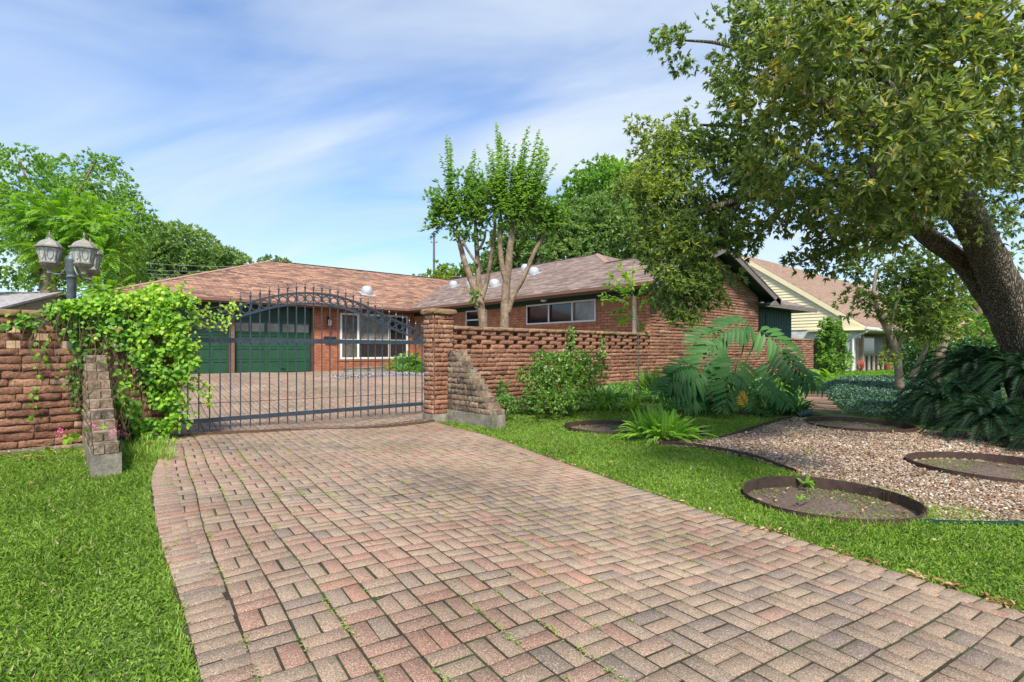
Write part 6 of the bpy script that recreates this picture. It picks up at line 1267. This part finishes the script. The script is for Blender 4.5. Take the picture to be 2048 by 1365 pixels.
# ---------- vine on the left wall
def vine():
    b = pG(300, 900); root = plant('climbing_vine', (1.1, 9.3, 0), 'bright green climbing vine smothering the left gate pillar and wall top', 'vine'); lf = LF(); st = MB()
    fwd = np.array([-FX, -FY, 0.])
    # (px, py, rx, ry, Y plane, thickness, n, tint)
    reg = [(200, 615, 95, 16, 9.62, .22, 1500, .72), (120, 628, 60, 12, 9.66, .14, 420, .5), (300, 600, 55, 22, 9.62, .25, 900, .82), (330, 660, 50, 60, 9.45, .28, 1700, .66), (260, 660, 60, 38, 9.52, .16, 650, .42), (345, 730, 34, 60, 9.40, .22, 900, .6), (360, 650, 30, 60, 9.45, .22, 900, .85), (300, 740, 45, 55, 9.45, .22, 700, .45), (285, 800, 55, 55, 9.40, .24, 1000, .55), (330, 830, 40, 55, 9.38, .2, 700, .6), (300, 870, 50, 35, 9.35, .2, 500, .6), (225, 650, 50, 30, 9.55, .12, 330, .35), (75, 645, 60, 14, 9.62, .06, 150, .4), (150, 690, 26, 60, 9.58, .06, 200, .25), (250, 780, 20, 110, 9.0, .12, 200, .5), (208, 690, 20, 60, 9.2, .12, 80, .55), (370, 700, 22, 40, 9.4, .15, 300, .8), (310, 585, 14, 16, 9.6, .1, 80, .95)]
    for px, py, rx, ry, Y, th, n_, T in reg:
        n_ = int(n_ * .82); a = RNG.random(n_) * 6.28; q = np.sqrt(RNG.random(n_)) * (1 + .25 * RNG.normal(size=n_)); P = np.array([pY(px + rx * qq * math.cos(t), py + ry * qq * math.sin(t), Y) for qq, t in zip(q, a)])
        P = P + np.array([0, -1., 0]) * (th * RNG.random(n_) - .02)[:, None]; f = fbm(P, 5., 8); k = f > (-.05 if T < .7 else -.35); P = P[k]; f = f[k]; m = len(P)
        P[:, 2] = np.maximum(P[:, 2], .03)
        d = nrmz(RNG.normal(size=(m, 3)) * [1, .6, .7] + [0, -.35, -.75]); nn = nrmz(RNG.normal(size=(m, 3)) * .5 + [-.2, -.9, .65])
        lf.add(P, d, nn, .068 * RNG.uniform(.6, 1.35, m), .062 * RNG.uniform(.7, 1.25, m), T - .08 + .16 * f + .20 * RNG.normal(size=m))  # tint lowered to paint shaded depth into the foliage
    def strand(pts, Y, n_, T, L=.07, rad=.004, sp=.02):
        S = np.array(smoothline([pY(a, b_, Y) if not isinstance(Y, (list, tuple)) else pY(a, b_, y_) for (a, b_), y_ in zip(pts, Y if isinstance(Y, (list, tuple)) else [0] * len(pts))], 40)); st.tv = random.random(); st.tube(S[::2], rad, 4, False)
        if n_:
            C = S[RNG.integers(0, 41, n_)] + RNG.normal(size=(n_, 3)) * sp; lf.add(C, nrmz(RNG.normal(size=(n_, 3)) * .6 + [0, -.3, -.8]), nrmz(RNG.normal(size=(n_, 3)) * .4 + [-.1, -1, .6]), L * RNG.uniform(.6, 1.2, n_), L * .8, T + .12 * RNG.normal(size=n_))
    strand([(80, 650), (86, 690), (80, 720), (75, 770), (66, 800), (68, 835)], 9.58, 26, .5, .07, .003, .03)
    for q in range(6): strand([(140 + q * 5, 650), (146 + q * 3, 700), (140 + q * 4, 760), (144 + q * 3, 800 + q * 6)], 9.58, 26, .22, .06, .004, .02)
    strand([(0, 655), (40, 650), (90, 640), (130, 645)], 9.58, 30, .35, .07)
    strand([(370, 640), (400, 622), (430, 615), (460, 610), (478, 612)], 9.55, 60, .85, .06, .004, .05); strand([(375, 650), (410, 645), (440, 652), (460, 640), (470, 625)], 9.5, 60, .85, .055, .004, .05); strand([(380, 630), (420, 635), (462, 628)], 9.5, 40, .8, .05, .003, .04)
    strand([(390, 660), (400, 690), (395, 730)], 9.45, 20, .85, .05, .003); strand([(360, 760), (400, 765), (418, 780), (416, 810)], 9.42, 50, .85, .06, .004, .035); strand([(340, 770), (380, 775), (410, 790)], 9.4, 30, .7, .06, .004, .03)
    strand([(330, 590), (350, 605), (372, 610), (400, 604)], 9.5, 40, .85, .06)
    strand([(68, 905), (110, 885), (150, 868), (185, 855), (215, 850)], [8.9, 8.6, 8.2, 7.6, 7.3], 12, .7, .075, .005)
    for i in range(95):
        x, y = random.choice([(random.uniform(60, 340), random.uniform(605, 650)), (random.uniform(235, 360), random.uniform(620, 700))]); L_ = random.uniform(60, 220); dx = random.uniform(-50, 50)
        strand([(x, y), (x + dx * .5 + random.uniform(-12, 12), y + L_ * .35), (x + dx + random.uniform(-18, 18), y + L_ * .7), (x + dx * 1.1, y + L_)], 9.52 - random.random() * .12, random.choice([0, 0, 4]), .5, .06, random.uniform(.002, .004))
    for i in range(40):
        x, y = random.uniform(180, 245), random.uniform(690, 840); strand([(x, y), (x + random.uniform(-25, 25), y + 25), (x + random.uniform(-35, 35), y + 50), (x + random.uniform(-40, 40), y + 80)], 7.25 + (950 - y) / 240 * 1.6, 0, .4, .05, random.uniform(.0015, .003))
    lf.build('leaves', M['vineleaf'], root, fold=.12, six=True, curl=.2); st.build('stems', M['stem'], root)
    pk = LF()
    for px, py, Y, n_ in ((190, 846, 7.3, 14), (228, 863, 7.2, 20), (118, 862, 8.5, 18), (122, 868, 8.4, 10), (247, 868, 9.0, 16), (270, 740, 9.1, 8), (235, 660, 9.2, 14), (100, 745, 9.5, 6)):
        c = pY(px, py, Y); pk.add(c + RNG.normal(size=(n_, 3)) * [.02, .02, .028], rdir(n_), rdir(n_), .022, .02, RNG.random(n_))
    pk.build('flowers', M['pinkpetal'], root)
vine()
def wall_creeper():
    root = plant('wall_creeper', pY(1142, 700, 9.6), 'small bright creeper climbing the pierced part of the right garden wall', 'vine'); lf = LF(); st = MB(); st.tv = .5
    for px, py, rx, ry, n_ in ((1143, 675, 8, 24, 70), (1138, 710, 10, 16, 40), (1205, 700, 8, 26, 60)):
        a = RNG.random(n_) * 6.28; q = np.sqrt(RNG.random(n_)); P = np.array([pY(px + rx * x * math.cos(t), py + ry * x * math.sin(t), 9.58) for x, t in zip(q, a)]); lf.add(P, nrmz(RNG.normal(size=(n_, 3)) + [0, -.4, -.3]), nrmz(RNG.normal(size=(n_, 3)) * .4 + [0, -1, .5]), .075, .06, .65 + .2 * RNG.normal(size=n_))
    st.tube([pY(1150, 760, 9.6), pY(1142, 700, 9.6), pY(1145, 655, 9.6)], .006, 4); lf.build('leaves', M['midleaf'], root, six=True); st.build('stem', M['stem'], root)
wall_creeper()
